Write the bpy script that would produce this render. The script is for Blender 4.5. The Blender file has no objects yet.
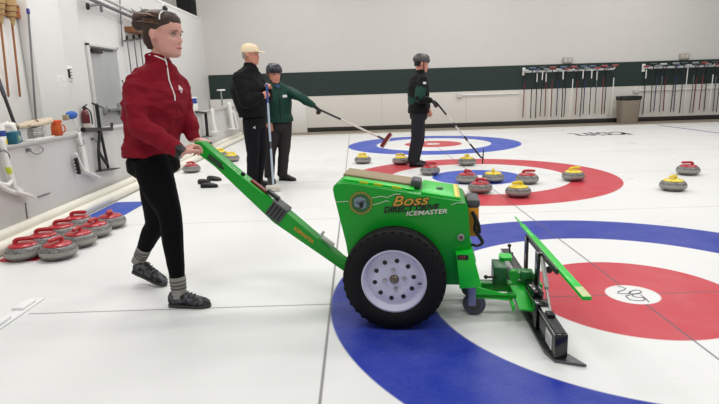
import bpy, bmesh, math, random
from mathutils import Vector, Matrix, noise
random.seed(7)
V = Vector; PI = math.pi
scene = bpy.context.scene
col = scene.collection
R = math.radians

# ------------------------------------------------------------------ camera
F, YAW, PIT, ROLL = 543.6, 0.001044, 0.211831, -0.031969
CP = V((-1.63893, -3.09020, 1.29097))
FW = V((math.sin(YAW)*math.cos(PIT), math.cos(YAW)*math.cos(PIT), -math.sin(PIT)))
RT0 = V((math.cos(YAW), -math.sin(YAW), 0)); UP0 = RT0.cross(FW)
RT = RT0*math.cos(ROLL) + UP0*math.sin(ROLL); UPV = -RT0*math.sin(ROLL) + UP0*math.cos(ROLL)
def at(u, v, y):                       # point of the photo at world depth y
    d = FW + RT*((u-359.5)/F) + UPV*((202-v)/F)
    return CP + d*((y-CP.y)/d.y)
def gr(u, v, z=0.0):                   # point of the photo on the plane z
    d = FW + RT*((u-359.5)/F) + UPV*((202-v)/F)
    return CP + d*((z-CP.z)/d.z)
def atx(u, v, x):
    d = FW + RT*((u-359.5)/F) + UPV*((202-v)/F)
    return CP + d*((x-CP.x)/d.x)
cam = bpy.data.cameras.new('camera'); co = bpy.data.objects.new('camera', cam); col.objects.link(co)
cam.sensor_width = 36; cam.lens = F/719*36; cam.clip_end = 100; cam.clip_start = .05
m3 = Matrix((RT, UPV, -FW)).transposed()
co.matrix_world = Matrix.Translation(CP) @ m3.to_4x4()
scene.camera = co

# ------------------------------------------------------------------ materials
def srgb(c):
    return tuple((x/255/12.92 if x/255 <= .04045 else ((x/255+.055)/1.055)**2.4) for x in c)
MATS = {}
def mat(name, rgb, rough=.5, metal=0., var=.08, scale=12., bump=0., bscale=60., coat=0., stretch=None, spec=.5, con=0.):
    if name in MATS: return MATS[name]
    m = bpy.data.materials.new(name); m.use_nodes = True
    nt = m.node_tree; b = nt.nodes['Principled BSDF']
    c = srgb(rgb)
    tc = nt.nodes.new('ShaderNodeTexCoord'); mp = nt.nodes.new('ShaderNodeMapping')
    if stretch: mp.inputs['Scale'].default_value = stretch
    nt.links.new(tc.outputs['Object'], mp.inputs['Vector'])
    nz = nt.nodes.new('ShaderNodeTexNoise'); nz.inputs['Scale'].default_value = scale; nz.inputs['Detail'].default_value = 4
    nt.links.new(mp.outputs['Vector'], nz.inputs['Vector'])
    mx = nt.nodes.new('ShaderNodeMix'); mx.data_type = 'RGBA'
    mx.inputs[6].default_value = tuple(x*(1-var) for x in c)+(1,)
    mx.inputs[7].default_value = tuple(min(1, x*(1+var)) for x in c)+(1,)
    fac = nz.outputs['Fac']
    if con:
        mr = nt.nodes.new('ShaderNodeMapRange'); mr.inputs['From Min'].default_value = .5-con; mr.inputs['From Max'].default_value = .5+con
        nt.links.new(fac, mr.inputs['Value']); fac = mr.outputs['Result']
    nt.links.new(fac, mx.inputs[0]); nt.links.new(mx.outputs[2], b.inputs['Base Color'])
    b.inputs['Roughness'].default_value = rough; b.inputs['Metallic'].default_value = metal
    b.inputs['Coat Weight'].default_value = coat; b.inputs['Specular IOR Level'].default_value = spec
    if bump:
        n2 = nt.nodes.new('ShaderNodeTexNoise'); n2.inputs['Scale'].default_value = bscale; n2.inputs['Detail'].default_value = 3
        nt.links.new(mp.outputs['Vector'], n2.inputs['Vector'])
        bp = nt.nodes.new('ShaderNodeBump'); bp.inputs['Strength'].default_value = bump; bp.inputs['Distance'].default_value = .01
        nt.links.new(n2.outputs['Fac'], bp.inputs['Height']); nt.links.new(bp.outputs['Normal'], b.inputs['Normal'])
    MATS[name] = m
    return m

# ------------------------------------------------------------------ mesh helpers
def to_obj(name, bm, m, parent=None, base=None, smooth=True, ang=40):
    if base is not None: bmesh.ops.translate(bm, vec=-V(base), verts=bm.verts)
    bmesh.ops.recalc_face_normals(bm, faces=bm.faces)
    me = bpy.data.meshes.new(name); bm.to_mesh(me); bm.free()
    return link(name, me, m, parent, smooth, ang)
def link(name, me, m, parent=None, smooth=True, ang=40):
    o = bpy.data.objects.new(name, me); col.objects.link(o)
    ms = m if isinstance(m, (list, tuple)) else [m]
    me.materials.clear()
    for x in ms: me.materials.append(x)
    if smooth:
        for p in me.polygons: p.use_smooth = True
        try: me.set_sharp_from_angle(angle=R(ang))
        except Exception: pass
    if parent: o.parent = parent
    return o
def tag(o, label=None, cat=None, group=None, kind=None):
    if label: o['label'] = label
    if cat: o['category'] = cat
    if group: o['group'] = group
    if kind: o['kind'] = kind
    return o
def empty(name, loc, rz=0, label=None, cat=None, group=None):
    o = bpy.data.objects.new(name, None); col.objects.link(o); o.empty_display_size = .1
    o.location = loc; o.rotation_euler = (0, 0, rz)
    return tag(o, label, cat, group)
def copy_tree(o, parent=None):
    c = o.copy(); col.objects.link(c)
    if parent: c.parent = parent
    for ch in list(o.children): copy_tree(ch, c)
    return c
def box(bm, x0, x1, y0, y1, z0, z1, bev=0., M=None):
    r = bmesh.ops.create_cube(bm, size=1)
    vs = r['verts']
    for v in vs:
        v.co = V((x0+(v.co.x+.5)*(x1-x0), y0+(v.co.y+.5)*(y1-y0), z0+(v.co.z+.5)*(z1-z0)))
    if bev:
        es = list({e for v in vs for e in v.link_edges})
        rr = bmesh.ops.bevel(bm, geom=es, offset=bev, segments=2, affect='EDGES', profile=.5)
        vs = list({v for f in rr['faces'] for v in f.verts} | {v for v in vs if v.is_valid})
    if M:
        for v in vs: v.co = M @ v.co
    return vs
def rings(bm, secs, seg=16, cap=True, power=2.0):
    """secs: (center, a_vec, b_vec)"""
    rows = []
    for c, a, b in secs:
        row = []
        for i in range(seg):
            t = 2*PI*i/seg; ct, st = math.cos(t), math.sin(t)
            if power != 2:
                ct = math.copysign(abs(ct)**(2/power), ct); st = math.copysign(abs(st)**(2/power), st)
            row.append(bm.verts.new(c + a*ct + b*st))
        rows.append(row)
    for r0, r1 in zip(rows, rows[1:]):
        for i in range(seg):
            bm.faces.new((r0[i], r0[(i+1) % seg], r1[(i+1) % seg], r1[i]))
    if cap:
        for r, (c, a, b) in ((rows[0], secs[0]), (rows[-1], secs[-1])):
            cv = bm.verts.new(c)
            for i in range(seg): bm.faces.new((r[i], r[(i+1) % seg], cv))
    return rows
def catmull(vals, n):
    out = []
    k = len(vals)
    for i in range(k-1):
        p0, p1, p2, p3 = vals[max(i-1, 0)], vals[i], vals[i+1], vals[min(i+2, k-1)]
        for j in range(n):
            t = j/n
            out.append(.5*((2*p1)+(p2-p0)*t+(2*p0-5*p1+4*p2-p3)*t*t+(3*p1-p0-3*p2+p3)*t**3))
    out.append(vals[-1])
    return out
def tube(bm, pts, radii, seg=12, n=1, flat=None, ref=None, roundcap=False):
    """tube through pts; flat scales the second axis; ref fixes first axis direction"""
    pts = [V(p) for p in pts]
    if not hasattr(radii, '__len__'): radii = [radii]*len(pts)
    if n > 1:
        pts2 = catmull(pts, n); radii = catmull(list(radii), n); pts = pts2
    secs = []; k = len(pts)
    prev = V(ref) if ref is not None else None
    for i in range(k):
        d = (pts[min(i+1, k-1)] - pts[max(i-1, 0)]).normalized()
        if prev is None:
            prev = d.orthogonal()
        a = (prev - d*prev.dot(d))
        if a.length < 1e-5: a = d.orthogonal()
        a.normalize(); prev = a
        b = d.cross(a)
        secs.append((pts[i], a*radii[i], b*radii[i]*(flat or 1)))
    if roundcap:
        for end in (0, -1):
            c, a, b = secs[end]
            d = (pts[end]-pts[1 if end == 0 else -2]).normalized(); r = a.length
            extra = [(c+d*r*.5, a*.86, b*.86), (c+d*r*.85, a*.5, b*.5)]
            secs = (list(reversed(extra))+secs) if end == 0 else secs+extra
    rings(bm, secs, seg)
def prism(bm, prof, y0, y1, bev=0.):
    """polygon (x,z) extruded along y"""
    f0 = [bm.verts.new((x, y0, z)) for x, z in prof]; f1 = [bm.verts.new((x, y1, z)) for x, z in prof]
    n = len(prof); fs = [bm.faces.new(f0), bm.faces.new(list(reversed(f1)))]
    for i in range(n): bm.faces.new((f0[i], f1[i], f1[(i+1) % n], f0[(i+1) % n]))
    if bev:
        es = [e for f in fs for e in f.edges]
        bmesh.ops.bevel(bm, geom=list(set(es)), offset=bev, segments=2, affect='EDGES', profile=.5)
def prism_z(bm, prof, z0, z1):
    f0 = [bm.verts.new((x, y, z0)) for x, y in prof]; f1 = [bm.verts.new((x, y, z1)) for x, y in prof]
    n = len(prof); bm.faces.new(f0); bm.faces.new(list(reversed(f1)))
    for i in range(n): bm.faces.new((f0[i], f1[i], f1[(i+1) % n], f0[(i+1) % n]))
def lathe(bm, prof, seg=32, axis='Z', c=(0, 0, 0), closed=False):
    """prof: (r, h)"""
    c = V(c); rows = []
    for r, h in prof:
        row = []
        if r < 1e-6:
            row = [bm.verts.new(c + (V((0, 0, h)) if axis == 'Z' else V((0, h, 0)) if axis == 'Y' else V((h, 0, 0))))]
        else:
            for i in range(seg):
                t = 2*PI*i/seg; x, y = r*math.cos(t), r*math.sin(t)
                row.append(bm.verts.new(c + (V((x, y, h)) if axis == 'Z' else V((x, h, y)) if axis == 'Y' else V((h, x, y)))))
        rows.append(row)
    pairs = list(zip(rows, rows[1:]))
    if closed: pairs.append((rows[-1], rows[0]))
    for a, b in pairs:
        if len(a) == 1 and len(b) == 1: continue
        for i in range(seg):
            j = (i+1) % seg
            if len(a) == 1: bm.faces.new((a[0], b[i], b[j]))
            elif len(b) == 1: bm.faces.new((a[i], a[j], b[0]))
            else: bm.faces.new((a[i], a[j], b[j], b[i]))
def ball(bm, c, r, sx=1, sy=1, sz=1, M=None, seg=16):
    res = bmesh.ops.create_uvsphere(bm, u_segments=seg, v_segments=max(6, seg//2), radius=r)
    for v in res['verts']:
        p = V((v.co.x*sx, v.co.y*sy, v.co.z*sz))
        if M: p = M @ p
        v.co = p + V(c)
    return res['verts']
def B(): return bmesh.new()
def remesh(bm, vox, smooth=4, fac=.5):
    bmesh.ops.recalc_face_normals(bm, faces=bm.faces)
    me = bpy.data.meshes.new('tmp'); bm.to_mesh(me); bm.free()
    o = bpy.data.objects.new('tmp', me); col.objects.link(o)
    rm = o.modifiers.new('r', 'REMESH'); rm.mode = 'VOXEL'; rm.voxel_size = vox; rm.adaptivity = 0
    if smooth:
        s = o.modifiers.new('s', 'SMOOTH'); s.factor = fac; s.iterations = smooth
    dg = bpy.context.evaluated_depsgraph_get(); dg.update()
    out = bpy.data.meshes.new_from_object(o.evaluated_get(dg))
    bpy.data.objects.remove(o); bpy.data.meshes.remove(me)
    b2 = bmesh.new(); b2.from_mesh(out); bpy.data.meshes.remove(out)
    return b2
def wrinkle(bm, amp, sc=(9, 9, 16), seed=0, keep=None):
    bm.normal_update()
    offs = []
    for v in bm.verts:
        p = v.co
        q = V((p.x*sc[0]+seed, p.y*sc[1]+seed*2, p.z*sc[2]))
        n = noise.noise(q)*.7 + noise.noise(q*2.3)*.4
        ridge = (1-abs(noise.noise(V((p.x*sc[0]*.7+p.z*6+seed, p.y*sc[1]*.7, p.z*sc[2]*.6)))))**3
        offs.append(v.normal*amp*(n + ridge*.8 - .4))
    for v, d in zip(bm.verts, offs): v.co += d
def text_mesh(s, size, m, parent, M, name='lettering', shear=0., ext=.0006, bold=0.):
    cu = bpy.data.curves.new('t', 'FONT'); cu.body = s; cu.size = size; cu.extrude = ext; cu.shear = shear; cu.offset = bold
    cu.align_x = 'LEFT'; cu.resolution_u = 3
    o = bpy.data.objects.new('t', cu); col.objects.link(o)
    dg = bpy.context.evaluated_depsgraph_get(); dg.update()
    me = bpy.data.meshes.new_from_object(o.evaluated_get(dg))
    bpy.data.objects.remove(o); bpy.data.curves.remove(cu)
    me.transform(M)
    return link(name, me, m, parent, smooth=False)

# ------------------------------------------------------------------ ice
SP = 4.3151
def ice_material():
    m = bpy.data.materials.new('painted ice'); m.use_nodes = True; nt = m.node_tree
    N = nt.nodes; L = nt.links; b = N['Principled BSDF']
    def math_(op, a, c=None, d=None, clamp=False):
        n = N.new('ShaderNodeMath'); n.operation = op; n.use_clamp = clamp
        for i, x in enumerate((a, c, d)):
            if x is None: continue
            if isinstance(x, (int, float)): n.inputs[i].default_value = x
            else: L.new(x, n.inputs[i])
        return n.outputs[0]
    geo = N.new('ShaderNodeNewGeometry'); sep = N.new('ShaderNodeSeparateXYZ'); L.new(geo.outputs['Position'], sep.inputs[0])
    X, Y = sep.outputs[0], sep.outputs[1]
    def noise_(scale, detail=4, stretch=None):
        n = N.new('ShaderNodeTexNoise'); n.inputs['Scale'].default_value = scale; n.inputs['Detail'].default_value = detail
        if stretch:
            mp = N.new('ShaderNodeMapping'); mp.inputs['Scale'].default_value = stretch; L.new(geo.outputs['Position'], mp.inputs[0]); L.new(mp.outputs[0], n.inputs['Vector'])
        else: L.new(geo.outputs['Position'], n.inputs['Vector'])
        return n.outputs['Fac']
    wob = noise_(3.0, 3)
    def mix(a, bb, f):
        n = N.new('ShaderNodeMix'); n.data_type = 'RGBA'
        for i, x in ((6, a), (7, bb)):
            if isinstance(x, tuple): n.inputs[i].default_value = x+(1,)
            else: L.new(x, n.inputs[i])
        if isinstance(f, float): n.inputs[0].default_value = f
        else: L.new(f, n.inputs[0])
        return n.outputs[2]
    def less(v, r, soft=.006):           # 1 where v<r
        return math_('MULTIPLY_ADD', v, -1/(2*soft), (r+soft)/(2*soft), True)
    big = noise_(.9, 5)
    c = mix(srgb((216, 216, 212)), srgb((234, 234, 231)), big)
    streak = noise_(1.2, 4, (.5, 6, 1))
    c = mix(c, srgb((232, 231, 231)), math_('MULTIPLY', streak, .5))
    # lines under the rings' colour
    def vline(c, v, x0, w, colr, f):
        d = math_('ABSOLUTE', math_('SUBTRACT', v, x0))
        k = math_('MULTIPLY', less(d, w, .003), f)
        return mix(c, colr, k)
    gx = math_('GREATER_THAN', X, -3.66)
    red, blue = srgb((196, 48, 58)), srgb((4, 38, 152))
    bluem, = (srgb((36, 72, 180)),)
    frost = math_('MULTIPLY_ADD', noise_(5.5, 6), .42, -.12, True)
    grain = math_('MULTIPLY_ADD', noise_(55, 3), .22, -.04, True)
    fr = math_('MULTIPLY', math_('ADD', frost, grain), .32)
    def tint(colr): return mix(colr, srgb((205, 210, 225)), fr)
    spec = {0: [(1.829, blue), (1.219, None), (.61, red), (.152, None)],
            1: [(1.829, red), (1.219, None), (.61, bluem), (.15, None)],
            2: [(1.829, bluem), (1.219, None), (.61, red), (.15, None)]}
    base = c
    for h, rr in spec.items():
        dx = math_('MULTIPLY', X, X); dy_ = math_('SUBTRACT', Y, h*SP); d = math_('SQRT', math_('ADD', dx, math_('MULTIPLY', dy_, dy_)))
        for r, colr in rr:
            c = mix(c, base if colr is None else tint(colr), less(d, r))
    dark = srgb((92, 88, 92))
    clear = math_('GREATER_THAN', math_('SQRT', math_('ADD', math_('MULTIPLY', X, X), math_('MULTIPLY', Y, Y))), .152)
    c = vline(c, X, 0., .0065, dark, math_('MULTIPLY', clear, .8))
    c = vline(c, X, -1.829, .007, dark, .75)
    for yy, w, f, gate in ((0., .006, .75, True), (SP, .006, .6, True), (2*SP, .006, .6, True), (2.17, .012, .25, False), (SP*1.5, .012, .35, False), (10.75, .02, .35, False)):
        f = math_('MULTIPLY', math_('MULTIPLY', gx, clear), f) if gate else f
        c = vline(c, Y, yy, w, dark, f)
    c = vline(c, X, 6.4, .05, srgb((70, 80, 140)), .8)
    L.new(c, b.inputs['Base Color'])
    rg = math_('MULTIPLY_ADD', noise_(2.2, 4), .25, .2)
    L.new(rg, b.inputs['Roughness'])
    b.inputs['IOR'].default_value = 1.31
    b.inputs['Specular IOR Level'].default_value = .26
    bp = N.new('ShaderNodeBump'); bp.inputs['Strength'].default_value = .07; bp.inputs['Distance'].default_value = .003
    L.new(noise_(70, 2), bp.inputs['Height']); L.new(bp.outputs[0], b.inputs['Normal'])
    return m
bm = B(); box(bm, -6.6, 13, -6, 11.5, -.1, 0)
tag(to_obj('floor', bm, ice_material(), smooth=False), kind='structure')

# ------------------------------------------------------------------ room
M_wall = mat('painted wall', (200, 197, 191), .7, var=.03, scale=3, bump=.05, bscale=40)
M_wallL = mat('left wall paint', (218, 217, 214), .6, var=.03, scale=2, bump=.04)
M_low = mat('cream wall panel', (213, 208, 199), .55, var=.03, scale=2)
M_green = mat('dark green band', (20, 40, 35), .55, var=.08)
M_black = mat('black plastic', (10, 10, 11), .4, var=.15)
M_dark = mat('dark baseboard', (40, 35, 30), .6)
M_grey = mat('grey ledge board', (200, 198, 195), .55, var=.08, scale=2.2, bump=.05, stretch=(4, 1, .35))
M_walk = mat('walkway rubber', (138, 128, 114), .8, var=.1)
M_white = mat('white plastic', (232, 231, 226), .35, var=.03)
M_whitep = mat('white column paint', (236, 236, 232), .5, var=.02)
M_cream = mat('cream bumper foam', (226, 222, 208), .6, var=.05, scale=5)
M_steel = mat('brushed steel', (168, 168, 166), .35, .8, var=.12, scale=4, stretch=(1, 1, 12))
M_gsteel = mat('door steel', (178, 180, 180), .4, .2, var=.14, scale=2.2, stretch=(1, 2, .6))
YW = 12.62
def slab(name, x0, x1, y0, y1, z0, z1, m, bev=0., kind='structure', parent=None):
    bm = B(); box(bm, x0, x1, y0, y1, z0, z1, bev)
    o = to_obj(name, bm, m, parent, smooth=bool(bev)); 
    if kind: o['kind'] = kind
    return o
slab('wall_far', -8.2, 13, YW, YW+.2, -.1, 6, M_wall)
slab('trim_1', -5.75, 13, YW-.025, YW, 1.02, 1.69, M_green)
slab('wall_far_wainscot', -5.75, 13, YW-.018, YW, .14, 1.02, M_low)
slab('trim_2', -5.75, 13, YW-.022, YW, 1.005, 1.022, mat('pale rail', (226, 222, 214), .5), .003)
slab('baseboard_far', -3.05, 13, YW-.03, YW, .02, .14, M_dark, .004)
slab('trim_3', -5.75, -3.05, YW-.06, YW, 0, 1.0, mat('pale hatch panel', (222, 219, 212), .5, var=.02), .004)
slab('floor_walkway', -6.6, 13, 11.5, YW, -.1, .015, M_walk)
slab('curb', -5.7, 13, 11.44, 11.5, 0, .028, mat('pale curb', (214, 210, 202), .6), .005)
# panel seams of the wainscot
for xs in (-.9, 1.5, 3.95, 6.4, 8.8):
    slab('trim_4', xs-.006, xs+.006, YW-.021, YW-.017, .14, 1.0, mat('seam', (188, 182, 172), .6))
# building wall on the left with the door, gallery opening above
ZT = 3.17
XL = -5.8
slab('wall_left', XL-.25, XL, 1.0, YW, -.1, ZT, M_wallL)
slab('trim_5', XL-.26, XL+.012, 1.0, YW, ZT, ZT+.05, M_whitep, .004)
slab('wall_gallery', -8.4, -8.2, 1.0, YW+.2, -.1, 6, M_wall)
slab('floor_gallery', -8.2, XL-.25, 1.0, YW, 2.9, 3.0, M_wall)
slab('wall_near_left', -8.4, XL, .8, 1.0, -.1, 6, M_wallL)
slab('floor_bench', XL, -4.9, -3, 11.5, 0, .12, M_walk)

# low grey ledge wall, its top board and bumper along the foot
XW = -4.75
bm = B(); box(bm, XW-.14, XW, -3, 11.4, 0, .83)
tag(to_obj('wall_ledge', bm, M_grey, smooth=False), kind='structure')
slab('trim_6', XW-.2, XW+.025, -3, 11.4, .83, .862, mat('ledge cap', (172, 170, 167), .5), .006)
for i, (xx, zz, r) in enumerate(((XW+.12, .055, .055), (XW+.05, .125, .05))):
    bm = B(); tube(bm, [(xx, -3, zz), (xx, 11.3, zz)], r, 16)
    tag(to_obj('trim_7', bm, M_cream), kind='structure')

# white square column
bm = B(); box(bm, XL+.005, -5.65, 4.0, 4.76, .12, 6, .01)
tag(to_obj('column', bm, M_whitep), kind='structure')

# door
def door():
    y0, y1, z1 = 5.72, 6.72, 2.02
    d = empty('door_1', (XL, (y0+y1)/2, .12)); d['kind'] = 'structure'
    base = d.location
    bm = B()
    for a in ((y0-.045, y0, .12, z1+.045), (y1, y1+.045, .12, z1+.045), (y0-.045, y1+.045, z1, z1+.045)):
        box(bm, XL+.005, XL+.05, a[0], a[1], a[2], a[3], .004)
    to_obj('door_frame', bm, mat('door frame paint', (206, 205, 202), .5), d, base)
    bm = B(); box(bm, XL+.004, XL+.022, y0, y1, .13, z1)
    to_obj('door_leaf', bm, M_gsteel, d, base, smooth=False)
    bm = B(); box(bm, XL+.03, XL+.07, y0+.05, y0+.4, z1-.10, z1-.04, .006); box(bm, XL+.03, XL+.045, y0+.1, y1-.15, z1-.045, z1-.02)
    to_obj('door_closer', bm, M_black, d, base)
    bm = B(); box(bm, XL+.022, XL+.08, y1-.62, y1-.1, .99, 1.04, .008); box(bm, XL+.022, XL+.06, y1-.2, y1-.08, .92, 1.12, .006); box(bm, XL+.022, XL+.06, y0+.22, y0+.34, .95, 1.08, .006)
    to_obj('door_handle', bm, M_steel, d, base)
door()

# ------------------------------------------------------------------ curling stones
M_gran = mat('grey granite', (106, 104, 101), .35, var=.45, scale=55, coat=.2, con=.12)
M_granband = mat('rough granite band', (150, 147, 140), .6, var=.3, scale=90)
M_red = mat('red plastic', (176, 24, 36), .3, var=.08, coat=.3)
M_yel = mat('yellow plastic', (232, 205, 20), .35, var=.06, coat=.3)
M_orange = mat('ochre plastic', (214, 160, 40), .35, var=.06, coat=.3)
def make_stone(hm):
    r = empty('curling_stone', (0, 0, 0))
    bm = B(); lathe(bm, [(0, .003), (.06, .003), (.08, .004), (.104, .010), (.124, .021), (.136, .035), (.141, .046), (.141, .072), (.136, .086), (.124, .101), (.106, .111), (.0, .113)], 40)
    b = to_obj('body', bm, M_gran, r, ang=60)
    bm = B(); lathe(bm, [(.1405, .041), (.1428, .045), (.1428, .071), (.1405, .075)], 40, closed=True)
    to_obj('striking_band', bm, M_granband, b)
    bm = B(); lathe(bm, [(0, .11), (.104, .11), (.106, .115), (.100, .123), (.075, .131), (.0, .136)], 32)
    c = to_obj('cap', bm, hm, r)
    bm = B()
    # gooseneck: rises from the cap then runs back over it
    tube(bm, [(.045, 0, .124), (.052, 0, .146), (.036, 0, .160), (.005, 0, .164), (-.04, 0, .165), (-.082, 0, .164)], [.021, .0175, .0165, .0165, .017, .016], 12, 4, roundcap=True)
    to_obj('handle', bm, hm, r)
    return r
proto = {'red': make_stone(M_red), 'yel': make_stone(M_yel)}
used = {}
def stone(kind, x, y, rz, label, group):
    if kind not in used: o = proto[kind]; used[kind] = 1
    else: o = copy_tree(proto[kind])
    o.location = (x, y, 0); o.rotation_euler = (0, 0, R(rz))
    tag(o, label, 'curling stone', group)
ga = 'red stones parked beside the ledge wall'
rowA = [(57.4, 243.5), (78, 232.6), (94, 223.7), (110, 215.4)]; rowB = [(22.8, 244), (42.6, 234.6), (61.4, 225.4), (77, 216.8)]
la = ['red-capped stone nearest the camera in the parked cluster, on the open-ice side', 'red-capped stone second from the front, open-ice row of the parked cluster',
      'red-capped stone third from the front, open-ice row of the parked cluster', 'red-capped stone at the far end of the open-ice row, beside the blue mat']
lb = ['red-capped stone at the front of the wall-side row, resting over the red mat', 'red-capped stone second from the front in the row against the cream bumper',
      'red-capped stone third from the front in the row against the cream bumper', 'red-capped stone at the back of the row against the cream bumper, handle raised sideways']
ps = [gr(u, v, .12) for u, v in rowA+rowB]
for _ in range(60):                    # no two stones closer than their width
    for i in range(8):
        for j in range(i):
            d_ = ps[i]-ps[j]; d_.z = 0
            if d_.length < .292:
                s_ = d_.normalized()*(.292-d_.length)*.5; ps[i] = ps[i]+s_; ps[j] = ps[j]-s_
for p, l, rz in zip(ps, la+lb, (80, 95, 88, 100, 195, 190, 200, 185)): stone('red', p.x, p.y, rz, l, ga)
gh = 'stones lying around the far houses'
for k, u, v, rz, l in (
    ('yel', 363, 164, 40, 'yellow-capped stone alone near the back line, beside the blue far ring'),
    ('yel', 401, 165, 20, 'yellow-capped stone just behind the walking player\'s shoe'),
    ('red', 430, 175.5, 170, 'red-capped stone directly in front of the helmeted player\'s feet'),
    ('yel', 467, 166, 60, 'yellow-capped stone beside the tip of the lowered delivery stick'),
    ('red', 467, 184, 110, 'red-capped stone on the blue inner circle, partly behind another red stone'),
    ('red', 480, 194, 130, 'red-capped stone closest to the machine\'s green lid'),
    ('yel', 493, 183, 75, 'yellow-capped stone in the middle of the blue inner circle'),
    ('yel', 518, 198, 30, 'yellow-capped stone on the white ring just short of the red ring'),
    ('red', 527, 184.5, 160, 'red-capped stone with upright handle, half behind a yellow stone'),
    ('yel', 573, 181.5, 190, 'yellow-capped stone lying on the wide red outer ring'),
    ('yel', 672.5, 191.5, 35, 'yellow-capped stone out on bare white ice beside a red one'),
    ('red', 687.5, 175.5, 0, 'red-capped stone out on bare white ice behind a yellow one')):
    p = gr(u, v); d = (p-CP); d.z = 0; d.normalize(); p = p + d*.085
    stone(k, p.x, p.y, rz, l, gh)
gl = 'stones parked along the far end of the bumper'
for k, u, v, rz, l in (
    ('red', 192, 173, 60, 'red-capped stone glimpsed just beyond the pusher\'s hands'),
    ('red', 187, 159, 30, 'red-capped stone against the bumper behind the pusher\'s sleeve cuff'),
    ('yel', 232, 162, 20, 'yellow-capped stone between the green handle and the capped man'),
    ('yel', 221, 158, 40, 'yellow-capped stone against the bumper, behind another yellow stone')):
    p = gr(u, v); d = (p-CP); d.z = 0; d.normalize(); p = p + d*.085
    stone(k, p.x, p.y, rz, l, gl)

# mats and small things on the ice
def flatmat(name, x0, x1, y0, y1, m, label, cat, z=.006):
    bm = B(); box(bm, x0, x1, y0, y1, 0, z, .002)
    return tag(to_obj(name, bm, m), label, cat)
flatmat('floor_mat', -4.56, -4.17, 2.5, 3.32, mat('blue mat', (34, 70, 168), .55, var=.12), 'blue rectangular mat on the ice beyond the parked red stones', 'mat')
flatmat('floor_mat', -4.55, -4.22, 1.07, 1.5, mat('red mat', (170, 30, 44), .6), 'thin red mat under the front wall-side stone', 'mat')
# hack plate at the end of the centre line
bm = B()
pp = [gr(0, 328), gr(38, 306), gr(38, 300), gr(0, 320)]
h = empty('hack_plate', (-3.74, -.02, 0), 0, 'pale frosted hack plate set across the end of the centre line', 'hack')
M_frost = mat('frosted plate', (236, 236, 234), .5, var=.06, scale=30, bump=.3)
box(bm, -.05, .05, -.26, .26, 0, .012, .004); to_obj('plate', bm, M_frost, h)
for yy in (-.13, .12):
    bm = B(); box(bm, -.04, .035, yy-.07, yy+.07, .01, .03, .008); to_obj('foothold', bm, M_frost, h)

# emblem drawn in the ice at the button, and the lettering mark by the far edge
M_ink = mat('grey ice ink', (96, 98, 106), .5)
def ice_strokes(name, label, cat, strokes, w, z=.0022):
    bm = B()
    for s in strokes:
        pts = catmull([V((p.x, p.y, 0)) for p in s], 4)
        vs = []
        for i, p in enumerate(pts):
            d = (pts[min(i+1, len(pts)-1)]-pts[max(i-1, 0)]); n = V((-d.y, d.x, 0)).normalized()*w
            vs.append((bm.verts.new(p+n+V((0, 0, z))), bm.verts.new(p-n+V((0, 0, z)))))
        for a, c in zip(vs, vs[1:]): bm.faces.new((a[0], a[1], c[1], c[0]))
    o = to_obj(name, bm, M_ink, smooth=False)
    return tag(o, label, cat)
def zb(x, y): return gr(590+x/7.99, 270+y/7.99)
ice_strokes('ice_emblem', 'grey interlaced line emblem in the white button of the near house', 'emblem', [
    [zb(215, 128), zb(285, 152), zb(225, 176), zb(240, 190), zb(308, 188), zb(335, 168), zb(385, 162), zb(410, 178), zb(375, 192), zb(318, 190), zb(320, 172)],
    [zb(400, 185), zb(300, 204), zb(290, 214), zb(330, 240), zb(418, 246), zb(432, 226), zb(350, 214), zb(345, 200)],
    [zb(405, 200), zb(440, 226), zb(472, 258)]], .0035)
def zt(x, y): return gr(560+x/8.99, 124+y/8.99)
ice_strokes('ice_lettering', 'dark lettering in the ice near the walkway, below the bin', 'lettering', [
    [zt(70, 84), zt(140, 90), zt(190, 104), zt(260, 104)], [zt(215, 82), zt(250, 94), zt(285, 98), zt(300, 104)], [zt(262, 76), zt(310, 90), zt(350, 82)],
    [zt(290, 103), zt(330, 96), zt(370, 98), zt(405, 103)], [zt(330, 76), zt(370, 80), zt(420, 76)], [zt(400, 92), zt(430, 86), zt(460, 96)],
    [zt(430, 98), zt(490, 93), zt(540, 96)], [zt(440, 80), zt(480, 74), zt(550, 76), zt(575, 86), zt(545, 94)], [zt(560, 96), zt(590, 84), zt(640, 96)]], .05)

# black shoes left on the ice
M_rub = mat('black rubber', (20, 20, 21), .55, var=.2, bump=.1)
for (u, v, rz, l) in ((209, 187.5, 8, 'black slip-on gripper lying foremost of three on the ice'), (214, 180.5, -20, 'black slip-on gripper lying at the back of three on the ice'), (204, 183.5, 30, 'small black gripper lying tilted beside two longer ones')):
    p = gr(u, v); g_ = empty('gripper', (p.x, p.y, 0), R(rz), l, 'gripper', 'grippers dropped behind the green handle')
    s = .6 if u == 204 else .78
    bm = B(); rings(bm, [(V((-.14*s, 0, .03)), V((0, .02, 0)), V((0, 0, .024))), (V((-.1*s, 0, .04)), V((0, .036, 0)), V((0, 0, .03))), (V((0, 0, .035)), V((0, .045, 0)), V((0, 0, .033))), (V((.09*s, 0, .028)), V((0, .052, 0)), V((0, 0, .026))), (V((.15*s, 0, .02)), V((0, .025, 0)), V((0, 0, .015)))], 14)
    to_obj('upper', bm, M_rub, g_)
    bm = B(); rings(bm, [(V((-.13*s, 0, .008)), V((0, .03, 0)), V((0, 0, .008))), (V((0, 0, .008)), V((0, .05, 0)), V((0, 0, .008))), (V((.1*s, 0, .008)), V((0, .055, 0)), V((0, 0, .008))), (V((.155*s, 0, .008)), V((0, .02, 0)), V((0, 0, .006)))], 14)
    to_obj('sole', bm, M_black, g_)

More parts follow.
